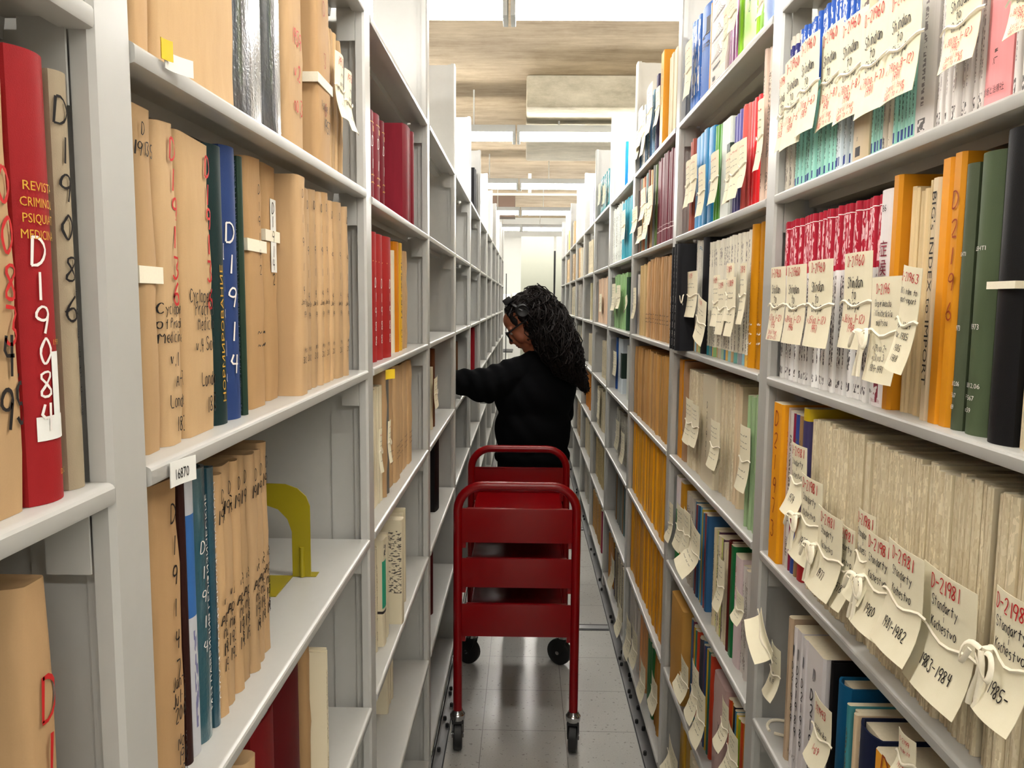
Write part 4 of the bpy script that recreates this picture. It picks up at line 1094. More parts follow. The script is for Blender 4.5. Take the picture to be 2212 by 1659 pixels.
 {'k':'pam', 'a':1.571, 'b':1.5216, 'n':4, 'h':0.29, 'd':'pinkish plastic-wrapped journal', 'c':(222, 196, 178), 's':'marks'},
]),
('R', 2, 2, 0.014, 'orange-ended shelf, second journal bay',[
 {'k':'bound', 'a':2.2613, 'b':2.1309, 'n':3, 'h':0.289, 'd':'black bound volume marked D21893', 'i':-0.03, 'c':(30, 30, 34), 't':'blk'},
 {'k':'jour', 'a':2.1303, 'b':2.0617, 'n':10, 'h':0.293, 'd':'white journal with coloured foot', 'c':(222, 218, 206), 's':'foot'},
 {'k':'bound', 'a':2.0562, 'b':2.0033, 'n':1, 'h':0.293, 'd':'black divider volume between white sets', 'c':(32, 32, 36)},
 {'k':'jour', 'a':1.9982, 'b':1.6204, 'n':24, 'h':0.277, 'd':'cream journal with small coloured foot', 'c':(226, 220, 202), 's':'foot2'},
 {'k':'bound', 'a':1.6198, 'b':1.5435, 'n':2, 'h':0.293, 'd':'orange annual volume with black spine print', 'c':(206, 140, 22), 't':'annual'},
]),
('R', 2, 3, 0.02, 'cream folder shelf, second journal bay',[
 {'k':'pam', 'a':2.4006, 'b':2.357, 'n':2, 'h':0.26, 'd':'white booklet at the post end', 'c':(226, 214, 184), 's':'marks'},
 {'k':'bound', 'a':2.3564, 'b':2.3358, 'n':1, 'h':0.27, 'd':'thin dark red volume', 'c':(70, 34, 30)},
 {'k':'fold', 'a':2.3352, 'b':2.2744, 'n':1, 'h':0.287, 'd':'orange folder by the post', 'c':(224, 148, 20)},
 {'k':'wrap', 'a':2.2678, 'b':2.21, 'n':1, 'h':0.285, 'd':'kraft volume with ink marks down its spine', 'c':(176, 132, 96), 't':'dates'},
 {'k':'jour', 'a':2.1978, 'b':2.0209, 'n':9, 'h':0.27, 'd':'cream journal beside the wide folder', 'c':(222, 210, 182), 's':'rough'},
 {'k':'fold', 'a':2.0156, 'b':1.8794, 'n':1, 'h':0.271, 'd':'wide cream folder marked D21907', 'c':(220, 208, 180), 't':'d21907'},
 {'k':'jour', 'a':1.8788, 'b':1.7682, 'n':9, 'h':0.274, 'd':'cream journal after the wide folder', 'i':0.03, 'c':(224, 212, 184), 's':'rough'},
 {'k':'jour', 'a':1.7613, 'b':1.7046, 'n':3, 'h':0.277, 'd':'peach-edged journal', 'i':0.03, 'c':(228, 206, 170), 's':'plain'},
 {'k':'pam', 'a':1.5917, 'b':1.5189, 'n':6, 'h':0.274, 'd':'green journal at the camera end', 'i':0.012, 'c':(158, 186, 140), 's':'plain'},
]),
('R', 2, 4, 0.02, 'mixed shelf, second journal bay',[
 {'k':'pam', 'a':2.4043, 'b':2.3242, 'n':3, 'h':0.27, 'd':'grey-green booklet', 'c':(140, 160, 136)},
 {'k':'fold', 'a':2.3172, 'b':2.2692, 'n':1, 'h':0.265, 'd':'green binder with a white head', 'c':(20, 150, 70), 's':'greenwhite'},
 {'k':'pam', 'a':2.2625, 'b':2.2104, 'n':1, 'h':0.26, 'd':'gold booklet beside the green binder', 'c':(206, 150, 40)},
 {'k':'pam', 'a':2.204, 'b':2.0957, 'n':4, 'h':0.25, 'd':'pale booklet behind slips', 'c':(206, 198, 184), 's':'marks'},
 {'k':'pam', 'a':2.0863, 'b':1.9241, 'n':8, 'h':0.25, 'd':'slim coloured booklet', 'c':[(60, 120, 160), (150, 60, 60), (34, 84, 130), (70, 150, 190), (210, 180, 60)]},
 {'k':'pam', 'a':1.8556, 'b':1.7497, 'n':8, 'h':0.24, 'd':'slim pale booklet', 'c':[(222, 206, 170), (206, 210, 120), (90, 60, 80), (214, 204, 180)], 's':'marks'},
 {'k':'jour', 'a':1.7428, 'b':1.7232, 'n':2, 'h':0.23, 'd':'cream pamphlet before the dark red volume', 'c':(226, 214, 184), 's':'rough'},
 {'k':'bound', 'a':1.7226, 'b':1.6927, 'n':1, 'h':0.25, 'd':'dark red volume beside the green binder', 'c':(96, 26, 22)},
 {'k':'fold', 'a':1.6921, 'b':1.6669, 'n':1, 'h':0.25, 'd':'green binder beside the dark red volume', 'c':(16, 110, 58)},
 {'k':'pam', 'a':1.6605, 'b':1.6116, 'n':1, 'h':0.24, 'd':'pinkish folder marked in red', 'c':(226, 206, 208), 't':'d299'},
 {'k':'pam', 'a':1.611, 'b':1.5496, 'n':6, 'h':0.235, 'd':'white journal at the camera end', 'c':(214, 206, 200), 's':'marks'},
]),
('R', 2, 5, 0.02, 'yellow parcel shelf, second journal bay',[
 {'k':'wrap', 'a':2.2589, 'b':2.0889, 'n':1, 'h':0.27, 'd':'fat yellow folded parcel', 'i':0.004, 'c':(206, 146, 24)},
 {'k':'pam', 'a':2.0791, 'b':1.836, 'n':14, 'h':0.265, 'd':'slim bright booklet beside the yellow parcel', 'c':[(70, 110, 150), (120, 50, 70), (34, 70, 120), (216, 176, 40), (40, 110, 96), (196, 60, 30), (222, 180, 60), (60, 60, 70)]},
 {'k':'wrap', 'a':1.8021, 'b':1.6852, 'n':1, 'h':0.25, 'd':'pink parcel with black ink marks', 'c':(228, 196, 194), 't':'pinkp'},
 {'k':'pam', 'a':1.6786, 'b':1.5507, 'n':8, 'h':0.25, 'd':'slim bright booklet beside the pink parcel', 'c':[(214, 80, 40), (226, 150, 20), (30, 30, 40), (70, 140, 170), (210, 180, 30), (150, 180, 40)]},
]),
('R', 2, 6, 0.02, 'foot shelf, second journal bay',[
 {'k':'pam', 'a':2.1982, 'b':2.0583, 'n':3, 'h':0.27, 'd':'dull gold booklet near the floor', 'c':(170, 130, 30)},
 {'k':'pam', 'a':2.0488, 'b':1.9216, 'n':5, 'h':0.25, 'd':'cream booklet near the floor', 'c':(214, 202, 172), 's':'marks'},
 {'k':'pam', 'a':1.9132, 'b':1.6608, 'n':9, 'h':0.25, 'd':'mixed booklet near the floor', 'c':[(196, 60, 30), (216, 176, 40), (70, 120, 150), (222, 210, 190), (40, 90, 80)]},
]),
('R', 3, 0, 0.012, 'top shelf, third journal bay',[
 {'k':'jour', 'a':3.3295, 'b':2.8541, 'n':15, 'h':0.24, 'd':'thin blue-grey journal', 'c':[(206, 214, 220), (120, 160, 190), (222, 214, 204), (70, 110, 150)], 's':'marks'},
 {'k':'jour', 'a':2.8438, 'b':2.7655, 'n':2, 'h':0.27, 'd':'dark violet journal', 'c':(60, 56, 90), 's':'plain'},
 {'k':'fold', 'a':2.6833, 'b':2.6233, 'n':1, 'h':0.291, 'd':'orange folder standing tall', 'i':0.0, 'c':(226, 152, 20), 't':'d212'},
 {'k':'jour', 'a':2.5967, 'b':2.4695, 'n':4, 'h':0.26, 'd':'cream journal after the orange folder', 'c':(222, 208, 176), 's':'plain'},
]),
('R', 3, 1, 0.014, 'maroon-striped shelf, third journal bay',[
 {'k':'pam', 'a':3.3676, 'b':3.2425, 'n':4, 'h':0.293, 'd':'orange booklet by the post', 'c':(216, 150, 20)},
 {'k':'pam', 'a':3.2291, 'b':2.8231, 'n':13, 'h':0.293, 'd':'slim mixed booklet behind slips', 'c':[(120, 60, 40), (60, 90, 80), (206, 170, 120), (190, 110, 70), (120, 120, 120), (90, 110, 60), (70, 110, 110)]},
 {'k':'jour', 'a':2.813, 'b':2.4943, 'n':10, 'h':0.293, 'd':'maroon journal with a pale spine edge', 'c':(104, 36, 52), 's':'maroonwhite'},
]),
('R', 3, 2, 0.014, 'brown shelf, third journal bay',[
 {'k':'pam', 'a':3.2952, 'b':3.1869, 'n':3, 'h':0.243, 'd':'slim red, blue or white booklet by the post', 'c':[(200, 50, 40), (60, 80, 140), (222, 214, 204)]},
 {'k':'jour', 'a':3.1739, 'b':3.0136, 'n':5, 'h':0.274, 'd':'straw-coloured journal', 'c':(212, 180, 124), 's':'plain'},
 {'k':'wrap', 'a':3.0019, 'b':2.4993, 'n':16, 'h':0.284, 'd':'brown kraft volume with ink dates', 'c':[(210, 164, 112), (222, 176, 124), (200, 150, 98)], 't':'dates'},
]),
('R', 3, 3, 0.014, 'tan shelf, third journal bay',[
 {'k':'wrap', 'a':3.2897, 'b':2.6347, 'n':20, 'h':0.28, 'd':'thin tan kraft volume', 'c':[(216, 164, 92), (226, 176, 104), (204, 150, 80)]},
 {'k':'wrap', 'a':2.6257, 'b':2.4895, 'n':4, 'h':0.281, 'd':'yellow-orange volume at the end of the tan set', 'c':(206, 144, 26)},
]),
('R', 3, 4, 0.014, 'first golden shelf, third journal bay',[
 {'k':'fold', 'a':3.2807, 'b':2.4772, 'n':25, 'h':0.296, 'd':'thin golden envelope', 'c':[(232, 164, 24), (240, 178, 34), (218, 148, 18), (236, 170, 40)]},
]),
('R', 3, 5, 0.014, 'second golden shelf, third journal bay',[
 {'k':'fold', 'a':3.2397, 'b':2.4786, 'n':24, 'h':0.312, 'd':'thin dark golden envelope', 'c':[(222, 152, 20), (236, 168, 26), (208, 138, 16)]},
]),
('R', 3, 6, 0.02, 'foot shelf, third journal bay',[
 {'k':'jour', 'a':3.331, 'b':2.9987, 'n':10, 'h':0.26, 'd':'white journal near the floor, third bay', 'c':(206, 200, 190), 's':'plain'},
 {'k':'pam', 'a':2.9775, 'b':2.8314, 'n':5, 'h':0.27, 'd':'peach booklet near the floor, third bay', 'c':(222, 160, 104)},
 {'k':'pam', 'a':2.7941, 'b':2.6462, 'n':5, 'h':0.26, 'd':'green booklet near the floor, third bay', 'c':(40, 110, 56)},
 {'k':'wrap', 'a':2.629, 'b':2.4974, 'n':4, 'h':0.26, 'd':'golden envelope near the floor, third bay', 'c':(196, 132, 24)},
]),
('R', 4, 0, 0.014, 'top shelf, fourth journal bay',[
 {'k':'box', 'a':3.8172, 'b':3.6972, 'n':1, 'h':0.269, 'd':'bright blue box with a white head', 'c':(20, 130, 220), 's':'bluehead'},
 {'k':'pam', 'a':3.6285, 'b':3.456, 'n':5, 'h':0.218, 'd':'white plastic-wrapped journal beside the blue box', 'c':(232, 228, 220)},
]),
('R', 4, 1, 0.014, 'turquoise shelf, fourth journal bay',[
 {'k':'pam', 'a':4.1716, 'b':3.8105, 'n':11, 'h':0.283, 'd':'thin white journal', 'c':(216, 220, 212), 's':'marks'},
 {'k':'pam', 'a':3.7921, 'b':3.4609, 'n':10, 'h':0.271, 'd':'turquoise journal', 'c':(40, 150, 170)},
]),
('R', 4, 2, 0.02, 'pale green shelf, fourth journal bay',[
 {'k':'pam', 'a':4.129, 'b':3.6325, 'n':16, 'h':0.264, 'd':'pale green journal', 'c':(146, 186, 128)},
 {'k':'bound', 'a':3.6158, 'b':3.5658, 'n':1, 'h':0.24, 'd':'dark green volume', 'c':(44, 74, 54)},
]),
('R', 4, 3, 0.04, 'blue shelf, fourth journal bay',[
 {'k':'pam', 'a':4.1434, 'b':4.0934, 'n':1, 'h':0.268, 'd':'blue booklet', 'c':(36, 84, 160)},
 {'k':'box', 'a':4.0206, 'b':3.8606, 'n':1, 'h':0.27, 'd':'pale file box marked D2135', 'c':(196, 206, 212), 's':'window', 't':'d2135'},
 {'k':'pam', 'a':3.6923, 'b':3.6265, 'n':2, 'h':0.252, 'd':'white booklet after the file box', 'c':(206, 210, 200)},
]),
('R', 4, 4, 0.04, 'grey shelf, fourth journal bay',[
 {'k':'pam', 'a':4.0602, 'b':3.6382, 'n':13, 'h':0.24, 'd':'grey-white booklet', 'c':(200, 198, 186), 's':'marks'},
]),
('R', 4, 5, 0.04, 'murky shelf, fourth journal bay',[
 {'k':'pam', 'a':4.0576, 'b':3.6163, 'n':14, 'h':0.26, 'd':'dull grey booklet', 'c':[(130, 136, 130), (150, 150, 140), (150, 110, 70), (80, 110, 110)]},
]),
('R', 4, 6, 0.02, 'foot shelf, fourth journal bay',[
 {'k':'pam', 'a':4.1216, 'b':3.909, 'n':7, 'h':0.25, 'd':'orange booklet near the floor, fourth bay', 'c':(200, 130, 30)},
 {'k':'pam', 'a':3.8756, 'b':3.4202, 'n':14, 'h':0.25, 'd':'mixed booklet near the floor, fourth bay', 'c':[(150, 140, 130), (90, 90, 120), (200, 190, 160)], 's':'marks'},
]),
('R', 5, 0, 0.02, 'top shelf, fifth journal bay',[
 {'k':'pam', 'a':4.9805, 'b':4.5055, 'n':15, 'h':0.235, 'd':'turquoise and cream journal', 'c':(80, 160, 170), 's':'bw'},
]),
('R', 5, 2, 0.03, 'peach shelf, fifth journal bay',[
 {'k':'bound', 'a':5.4077, 'b':5.3477, 'n':1, 'h':0.26, 'd':'dark red volume', 'c':(110, 40, 36)},
 {'k':'jour', 'a':5.1315, 'b':4.5765, 'n':17, 'h':0.274, 'd':'peach journal block with a printed slip', 'c':(228, 196, 166), 's':'plain'},
]),
('R', 5, 3, 0.03, 'fifth journal bay',[
 {'k':'pam', 'a':4.7996, 'b':4.5529, 'n':8, 'h':0.22, 'd':'cream booklet at waist height', 'c':(214, 202, 172), 's':'marks'},
]),
('R', 5, 4, 0.03, 'fifth journal bay',[
 {'k':'pam', 'a':5.0438, 'b':4.6298, 'n':13, 'h':0.24, 'd':'cream booklet at hip height', 'c':(214, 202, 172), 's':'marks'},
]),
('R', 5, 5, 0.03, 'fifth journal bay',[
 {'k':'pam', 'a':5.0908, 'b':4.6114, 'n':15, 'h':0.25, 'd':'straw booklet at knee height', 'c':(200, 180, 130), 's':'marks'},
]),
('R', 5, 6, 0.02, 'fifth journal bay',[
 {'k':'pam', 'a':5.1233, 'b':4.5703, 'n':17, 'h':0.25, 'd':'tan booklet at floor height', 'c':(190, 140, 70), 's':'marks'},
 {'k':'pam', 'a':4.532, 'b':4.482, 'n':1, 'h':0.25, 'd':'crimson booklet at floor height', 'c':(150, 20, 60)},
]),
('R', 6, 0, 0.02, 'top shelf, sixth journal bay',[
 {'k':'pam', 'a':5.8269, 'b':5.4329, 'n':12, 'h':0.27, 'd':'navy or white binder', 'c':[(60, 60, 110), (222, 222, 226)]},
]),
('R', 6, 1, 0.03, 'second shelf, sixth journal bay',[
 {'k':'pam', 'a':5.9904, 'b':5.6191, 'n':12, 'h':0.25, 'd':'crumpled cream bundle', 'c':(214, 202, 172), 's':'marks'},
]),
('R', 6, 2, 0.03, 'third shelf, sixth journal bay',[
 {'k':'pam', 'a':5.7078, 'b':5.6578, 'n':1, 'h':0.26, 'd':'cream booklet', 'c':(222, 212, 170)},
]),
('R', 6, 3, 0.03, 'fourth shelf, sixth journal bay',[
 {'k':'pam', 'a':5.8388, 'b':5.5544, 'n':9, 'h':0.22, 'd':'cream booklet', 'c':(214, 202, 172)},
]),
('R', 6, 4, 0.03, 'fifth shelf, sixth journal bay',[
 {'k':'pam', 'a':6.0232, 'b':5.5982, 'n':13, 'h':0.26, 'd':'orange-brown booklet', 'c':(196, 120, 30)},
]),
('R', 6, 5, 0.03, 'sixth shelf, sixth journal bay',[
 {'k':'pam', 'a':6.0233, 'b':5.5956, 'n':13, 'h':0.24, 'd':'cream booklet', 'c':(214, 202, 172)},
]),
('R', 6, 6, 0.03, 'foot shelf, sixth journal bay',[
 {'k':'pam', 'a':6.1349, 'b':5.608, 'n':16, 'h':0.24, 'd':'grey booklet', 'c':(190, 184, 170), 's':'marks'},
]),
('R', 7, 1, 0.02, 'second shelf, seventh journal bay',[
 {'k':'pam', 'a':7.1753, 'b':6.6323, 'n':8, 'h':0.26, 'd':'pale booklet', 'c':[(206, 170, 120), (226, 216, 190)], 's':'marks'},
]),
('R', 7, 2, 0.02, 'third shelf, seventh journal bay',[
 {'k':'pam', 'a':7.0994, 'b':6.5654, 'n':8, 'h':0.27, 'd':'pale booklet', 'c':[(222, 212, 180), (190, 186, 176)], 's':'marks'},
]),
('R', 7, 3, 0.02, 'fourth shelf, seventh journal bay',[
 {'k':'pam', 'a':7.0139, 'b':6.4898, 'n':7, 'h':0.25, 'd':'pale booklet', 'c':[(200, 190, 170), (120, 160, 150)], 's':'marks'},
]),
('R', 7, 5, 0.02, 'sixth shelf, seventh journal bay',[
 {'k':'pam', 'a':6.8568, 'b':6.3508, 'n':7, 'h':0.27, 'd':'pale booklet', 'c':[(190, 150, 90), (204, 196, 180)], 's':'marks'},
]),
('R', 8, 0, 0.02, 'top shelf, eighth journal bay',[
 {'k':'pam', 'a':8.3163, 'b':7.6359, 'n':10, 'h':0.25, 'd':'pale booklet', 'c':[(226, 196, 150), (232, 226, 214), (206, 150, 90)], 's':'marks'},
]),
('R', 8, 1, 0.02, 'second shelf, eighth journal bay',[
 {'k':'pam', 'a':8.18, 'b':7.5172, 'n':9, 'h':0.26, 'd':'pale booklet', 'c':[(206, 170, 120), (226, 216, 190)], 's':'marks'},
]),
('R', 8, 2, 0.02, 'third shelf, eighth journal bay',[
 {'k':'pam', 'a':8.0863, 'b':7.4355, 'n':9, 'h':0.27, 'd':'pale booklet', 'c':[(222, 212, 180), (190, 186, 176)], 's':'marks'},
]),
('R', 8, 4, 0.02, 'fifth shelf, eighth journal bay',[
 {'k':'pam', 'a':7.89, 'b':7.264, 'n':9, 'h':0.26, 'd':'pale booklet', 'c':[(210, 204, 190)], 's':'marks'},
]),
('R', 8, 5, 0.02, 'sixth shelf, eighth journal bay',[
 {'k':'pam', 'a':7.7878, 'b':7.1745, 'n':9, 'h':0.27, 'd':'pale booklet', 'c':[(190, 150, 90), (204, 196, 180)], 's':'marks'},
]),
('R', 9, 0, 0.02, 'top shelf, ninth journal bay',[
 {'k':'pam', 'a':9.2362, 'b':8.5863, 'n':9, 'h':0.25, 'd':'pale booklet', 'c':[(226, 196, 150), (232, 226, 214), (206, 150, 90)], 's':'marks'},
]),
('R', 9, 1, 0.02, 'second shelf, ninth journal bay',[
 {'k':'pam', 'a':9.0744, 'b':8.4428, 'n':9, 'h':0.26, 'd':'pale booklet', 'c':[(206, 170, 120), (226, 216, 190)], 's':'marks'},
]),
('R', 9, 3, 0.02, 'fourth shelf, ninth journal bay',[
 {'k':'pam', 'a':8.8386, 'b':8.2332, 'n':9, 'h':0.25, 'd':'pale booklet', 'c':[(200, 190, 170), (120, 160, 150)], 's':'marks'},
]),
('R', 9, 4, 0.02, 'fifth shelf, ninth journal bay',[
 {'k':'pam', 'a':8.7312, 'b':8.1376, 'n':8, 'h':0.26, 'd':'pale booklet', 'c':[(210, 204, 190)], 's':'marks'},
]),
('R', 9, 5, 0.02, 'sixth shelf, ninth journal bay',[
 {'k':'pam', 'a':8.6107, 'b':8.0301, 'n':8, 'h':0.27, 'd':'pale booklet', 'c':[(190, 150, 90), (204, 196, 180)], 's':'marks'},
]),
]
SLIPS=[
('L', 1, 1, 0.3055, 1.2945, 1.9147, 0.0475, 0.101, 's19131', 0, 0.2, 'upper shelf, parcel bay'),
('L', 1, 1, 0.3055, 1.3432, 1.9033, 0.0432, 0.0986, 's19131', 0, 0.25, 'upper shelf, parcel bay'),
('L', 2, 3, 0.3105, 1.6443, 1.2637, 0.0333, 0.0934, 'mini', 0, 0.1, 'slip-tagged shelf, second parcel bay'),
('L', 2, 3, 0.3105, 1.7372, 1.2664, 0.0348, 0.0936, 'mini', 0, 0.1, 'slip-tagged shelf, second parcel bay'),
('L', 3, 3, 0.3155, 2.7362, 1.2616, 0.0897, 0.1063, 'mini', -4, 0.1, 'third parcel bay'),
('R', 1, 1, 0.442, 1.3884, 1.9002, 0.049, 0.1253, 'chi83', 0, 0.12, 'upper shelf, near tied-journal bay'),
('R', 1, 1, 0.442, 1.3308, 1.904, 0.0933, 0.1426, 'chi77', 0, 0.12, 'upper shelf, near tied-journal bay'),
('R', 1, 1, 0.442, 1.2554, 1.9098, 0.0765, 0.141, 'chi77', 0, 0.12, 'upper shelf, near tied-journal bay'),
('R', 1, 1, 0.442, 1.1899, 1.9042, 0.0857, 0.1397, 'chi78', 0, 0.12, 'upper shelf, near tied-journal bay'),
('R', 1, 1, 0.442, 1.1069, 1.8938, 0.0899, 0.1337, 'chi78', 0, 0.12, 'upper shelf, near tied-journal bay'),
('R', 1, 1, 0.442, 1.0278, 1.8822, 0.0848, 0.131, 'chi79', 0, 0.12, 'upper shelf, near tied-journal bay'),
('R', 1, 1, 0.442, 0.9481, 1.8764, 0.0818, 0.123, 'chi79s', 0, 0.12, 'upper shelf, near tied-journal bay'),
('R', 1, 1, 0.442, 0.8396, 1.8651, 0.0667, 0.0908, 'chi80', 0, 0.12, 'upper shelf, near tied-journal bay'),
('R', 1, 1, 0.442, 0.7263, 1.851, 0.0491, 0.0687, 'chi80', 0, 0.12, 'upper shelf, near tied-journal bay'),
('R', 1, 2, 0.436, 1.361, 1.5785, 0.0801, 0.1242, 'ch83', 0, 0.12, 'red-capped journal shelf'),
('R', 1, 2, 0.436, 1.2618, 1.5778, 0.0856, 0.124, 'ch84', 0, 0.12, 'red-capped journal shelf'),
('R', 1, 2, 0.436, 1.1518, 1.5793, 0.0907, 0.125, 'ch85', 0, 0.12, 'red-capped journal shelf'),
('R', 1, 2, 0.436, 1.0449, 1.5836, 0.0837, 0.1252, 'ch86', 0, 0.12, 'red-capped journal shelf'),
('R', 1, 2, 0.434, 0.9492, 1.549, 0.0819, 0.1259, 'eks', 0, 0.15, 'red-capped journal shelf'),
('R', 1, 2, 0.43, 0.8794, 1.5629, 0.0412, 0.1162, 'bigx', 8, 0.2, 'red-capped journal shelf'),
('R', 1, 3, 0.436, 1.2191, 1.3062, 0.061, 0.1104, 'st74', 0, 0.35, 'sagging cream journal shelf'),
('R', 1, 3, 0.436, 1.1523, 1.2608, 0.082, 0.1259, 'st75', 0, 0.35, 'sagging cream journal shelf'),
('R', 1, 3, 0.436, 1.0709, 1.2375, 0.0897, 0.1137, 'st77', 0, 0.35, 'sagging cream journal shelf'),
('R', 1, 3, 0.436, 1.033, 1.2315, 0.0523, 0.11, 'st78', 0, 0.35, 'sagging cream journal shelf'),
('R', 1, 3, 0.436, 0.9698, 1.2657, 0.0491, 0.113, 'st79', 0, 0.35, 'sagging cream journal shelf'),
('R', 1, 3, 0.436, 0.9219, 1.2463, 0.0759, 0.1168, 'st80', 0, 0.35, 'sagging cream journal shelf'),
('R', 1, 3, 0.436, 0.8553, 1.2528, 0.086, 0.119, 'st81', 0, 0.35, 'sagging cream journal shelf'),
('R', 1, 3, 0.436, 0.7819, 1.2435, 0.1039, 0.1273, 'st83', 0, 0.35, 'sagging cream journal shelf'),
('R', 1, 3, 0.436, 0.6711, 1.2709, 0.0561, 0.1157, 'st85', 0, 0.35, 'sagging cream journal shelf'),
('R', 1, 4, 0.444, 1.31, 0.9499, 0.0486, 0.092, 'nazw', 0, 0.3, 'low shelf, near tied-journal bay'),
('R', 1, 4, 0.43, 1.3196, 1.0092, 0.0915, 0.0357, 'blank', 30, 0.5, 'low shelf, near tied-journal bay'),
('R', 1, 4, 0.44, 1.0715, 0.9727, 0.0609, 0.0959, 'd21993', 0, 0.3, 'low shelf, near tied-journal bay'),
('R', 1, 4, 0.444, 0.8601, 1.064, 0.0357, 0.0591, 'd2199r', 0, 0.3, 'low shelf, near tied-journal bay'),
('R', 2, 0, 0.444, 2.239, 2.2076, 0.081, 0.1449, 'mini', 0, 0.1, 'top shelf, second journal bay'),
('R', 2, 0, 0.444, 1.8138, 2.1593, 0.0562, 0.1166, 'mini', 0, 0.15, 'top shelf, second journal bay'),
('R', 2, 0, 0.444, 1.7475, 2.184, 0.0612, 0.0766, 'mini', 0, 0.1, 'top shelf, second journal bay'),
('R', 2, 0, 0.444, 1.5713, 2.141, 0.0345, 0.0503, 'mini', 0, 0.1, 'top shelf, second journal bay'),
('R', 2, 1, 0.444, 2.1908, 1.8959, 0.0689, 0.1238, 'mini', 0, 0.15, 'colourful shelf, second journal bay'),
('R', 2, 1, 0.444, 2.1099, 1.8973, 0.0638, 0.1214, 'mini', 0, 0.15, 'colourful shelf, second journal bay'),
('R', 2, 1, 0.444, 1.995, 1.8511, 0.0694, 0.1213, 'mini', 0, 0.15, 'colourful shelf, second journal bay'),
('R', 2, 1, 0.444, 1.9028, 1.869, 0.0778, 0.1186, 'mini', 0, 0.15, 'colourful shelf, second journal bay'),
('R', 2, 1, 0.444, 1.7493, 1.8464, 0.0595, 0.108, 'mini', 0, 0.15, 'colourful shelf, second journal bay'),
('R', 2, 1, 0.444, 1.6951, 1.8504, 0.0792, 0.1137, 'mini', 0, 0.15, 'colourful shelf, second journal bay'),
('R', 2, 1, 0.444, 1.6229, 1.8544, 0.051, 0.0965, 'mini', 0, 0.15, 'colourful shelf, second journal bay'),
('R', 2, 1, 0.444, 1.5413, 1.8933, 0.041, 0.1305, 'mini', 0, 0.15, 'colourful shelf, second journal bay'),
('R', 2, 2, 0.444, 2.2399, 1.5784, 0.1097, 0.1177, 'tag', 0, 0.15, 'orange-ended shelf, second journal bay'),
('R', 2, 2, 0.444, 2.0851, 1.6004, 0.12, 0.1185, 'tag', 0, 0.15, 'orange-ended shelf, second journal bay'),
('R', 2, 2, 0.444, 1.9517, 1.5374, 0.1032, 0.1091, 'tag', 12, 0.15, 'orange-ended shelf, second journal bay'),
('R', 2, 2, 0.444, 1.8406, 1.5836, 0.0704, 0.1169, 'tag', 0, 0.15, 'orange-ended shelf, second journal bay'),
('R', 2, 2, 0.444, 1.7767, 1.5693, 0.0624, 0.1206, 'tag', 0, 0.15, 'orange-ended shelf, second journal bay'),
('R', 2, 2, 0.444, 1.699, 1.6017, 0.0569, 0.1217, 'tag', 0, 0.15, 'orange-ended shelf, second journal bay'),
('R', 2, 2, 0.444, 1.6724, 1.5711, 0.0552, 0.1227, 'tag', 0, 0.15, 'orange-ended shelf, second journal bay'),
('R', 2, 2, 0.444, 1.6198, 1.5976, 0.0463, 0.1222, 'tag', 0, 0.15, 'orange-ended shelf, second journal bay'),
('R', 2, 3, 0.45, 2.1085, 1.2639, 0.0973, 0.1188, 'tagb', 0, 0.2, 'cream folder shelf, second journal bay'),
('R', 2, 3, 0.45, 2.0205, 1.2664, 0.0852, 0.1072, 'tagb', 0, 0.2, 'cream folder shelf, second journal bay'),
('R', 2, 3, 0.45, 1.7937, 1.2572, 0.0773, 0.1092, 'tagb', 0, 0.2, 'cream folder shelf, second journal bay'),
('R', 2, 3, 0.45, 1.7929, 1.2276, 0.0505, 0.0745, 'tagb', 0, 0.2, 'cream folder shelf, second journal bay'),
('R', 2, 3, 0.45, 1.5705, 1.2699, 0.067, 0.1306, 'tagb', 0, 0.2, 'cream folder shelf, second journal bay'),
('R', 2, 4, 0.45, 2.328, 0.9269, 0.0745, 0.1165, 'tagb', 0, 0.25, 'mixed shelf, second journal bay'),
('R', 2, 4, 0.45, 2.1688, 0.9536, 0.0896, 0.1231, 'tagb', 0, 0.25, 'mixed shelf, second journal bay'),
('R', 2, 4, 0.45, 2.0659, 0.9709, 0.0813, 0.1174, 'tagb', 0, 0.25, 'mixed shelf, second journal bay'),
('R', 2, 4, 0.45, 1.7294, 0.9525, 0.0573, 0.1163, 'tagb', 0, 0.25, 'mixed shelf, second journal bay'),
('R', 2, 4, 0.45, 1.5624, 0.9646, 0.0599, 0.0606, 'tagb', 0, 0.25, 'mixed shelf, second journal bay'),
('R', 2, 4, 0.45, 1.9803, 0.9544, 0.12, 0.1192, 'tagb', 6, 0.8, 'mixed shelf, second journal bay'),
('R', 2, 5, 0.45, 2.0734, 0.5651, 0.12, 0.1014, 'tagb', 0, 0.4, 'yellow parcel shelf, second journal bay'),
('R', 2, 5, 0.45, 1.9192, 0.5987, 0.0797, 0.1408, 'tagb', 0, 0.4, 'yellow parcel shelf, second journal bay'),
('R', 2, 5, 0.45, 1.8371, 0.5821, 0.0842, 0.1351, 'tagb', 0, 0.4, 'yellow parcel shelf, second journal bay'),
('R', 2, 5, 0.45, 1.6507, 0.6636, 0.0591, 0.1049, 'tagb', 0, 0.4, 'yellow parcel shelf, second journal bay'),
('R', 2, 5, 0.45, 1.5716, 0.641, 0.0753, 0.1073, 'tagb', 0, 0.4, 'yellow parcel shelf, second journal bay'),
('R', 2, 6, 0.45, 2.1846, 0.2404, 0.12, 0.1134, 'tagb', 8, 0.5, 'foot shelf, second journal bay'),
('R', 3, 0, 0.442, 3.1325, 2.2401, 0.13, 0.1483, 'tagb', 0, 0.2, 'top shelf, third journal bay'),
('R', 3, 0, 0.442, 3.0193, 2.1973, 0.1121, 0.1642, 'tagb', 0, 0.2, 'top shelf, third journal bay'),
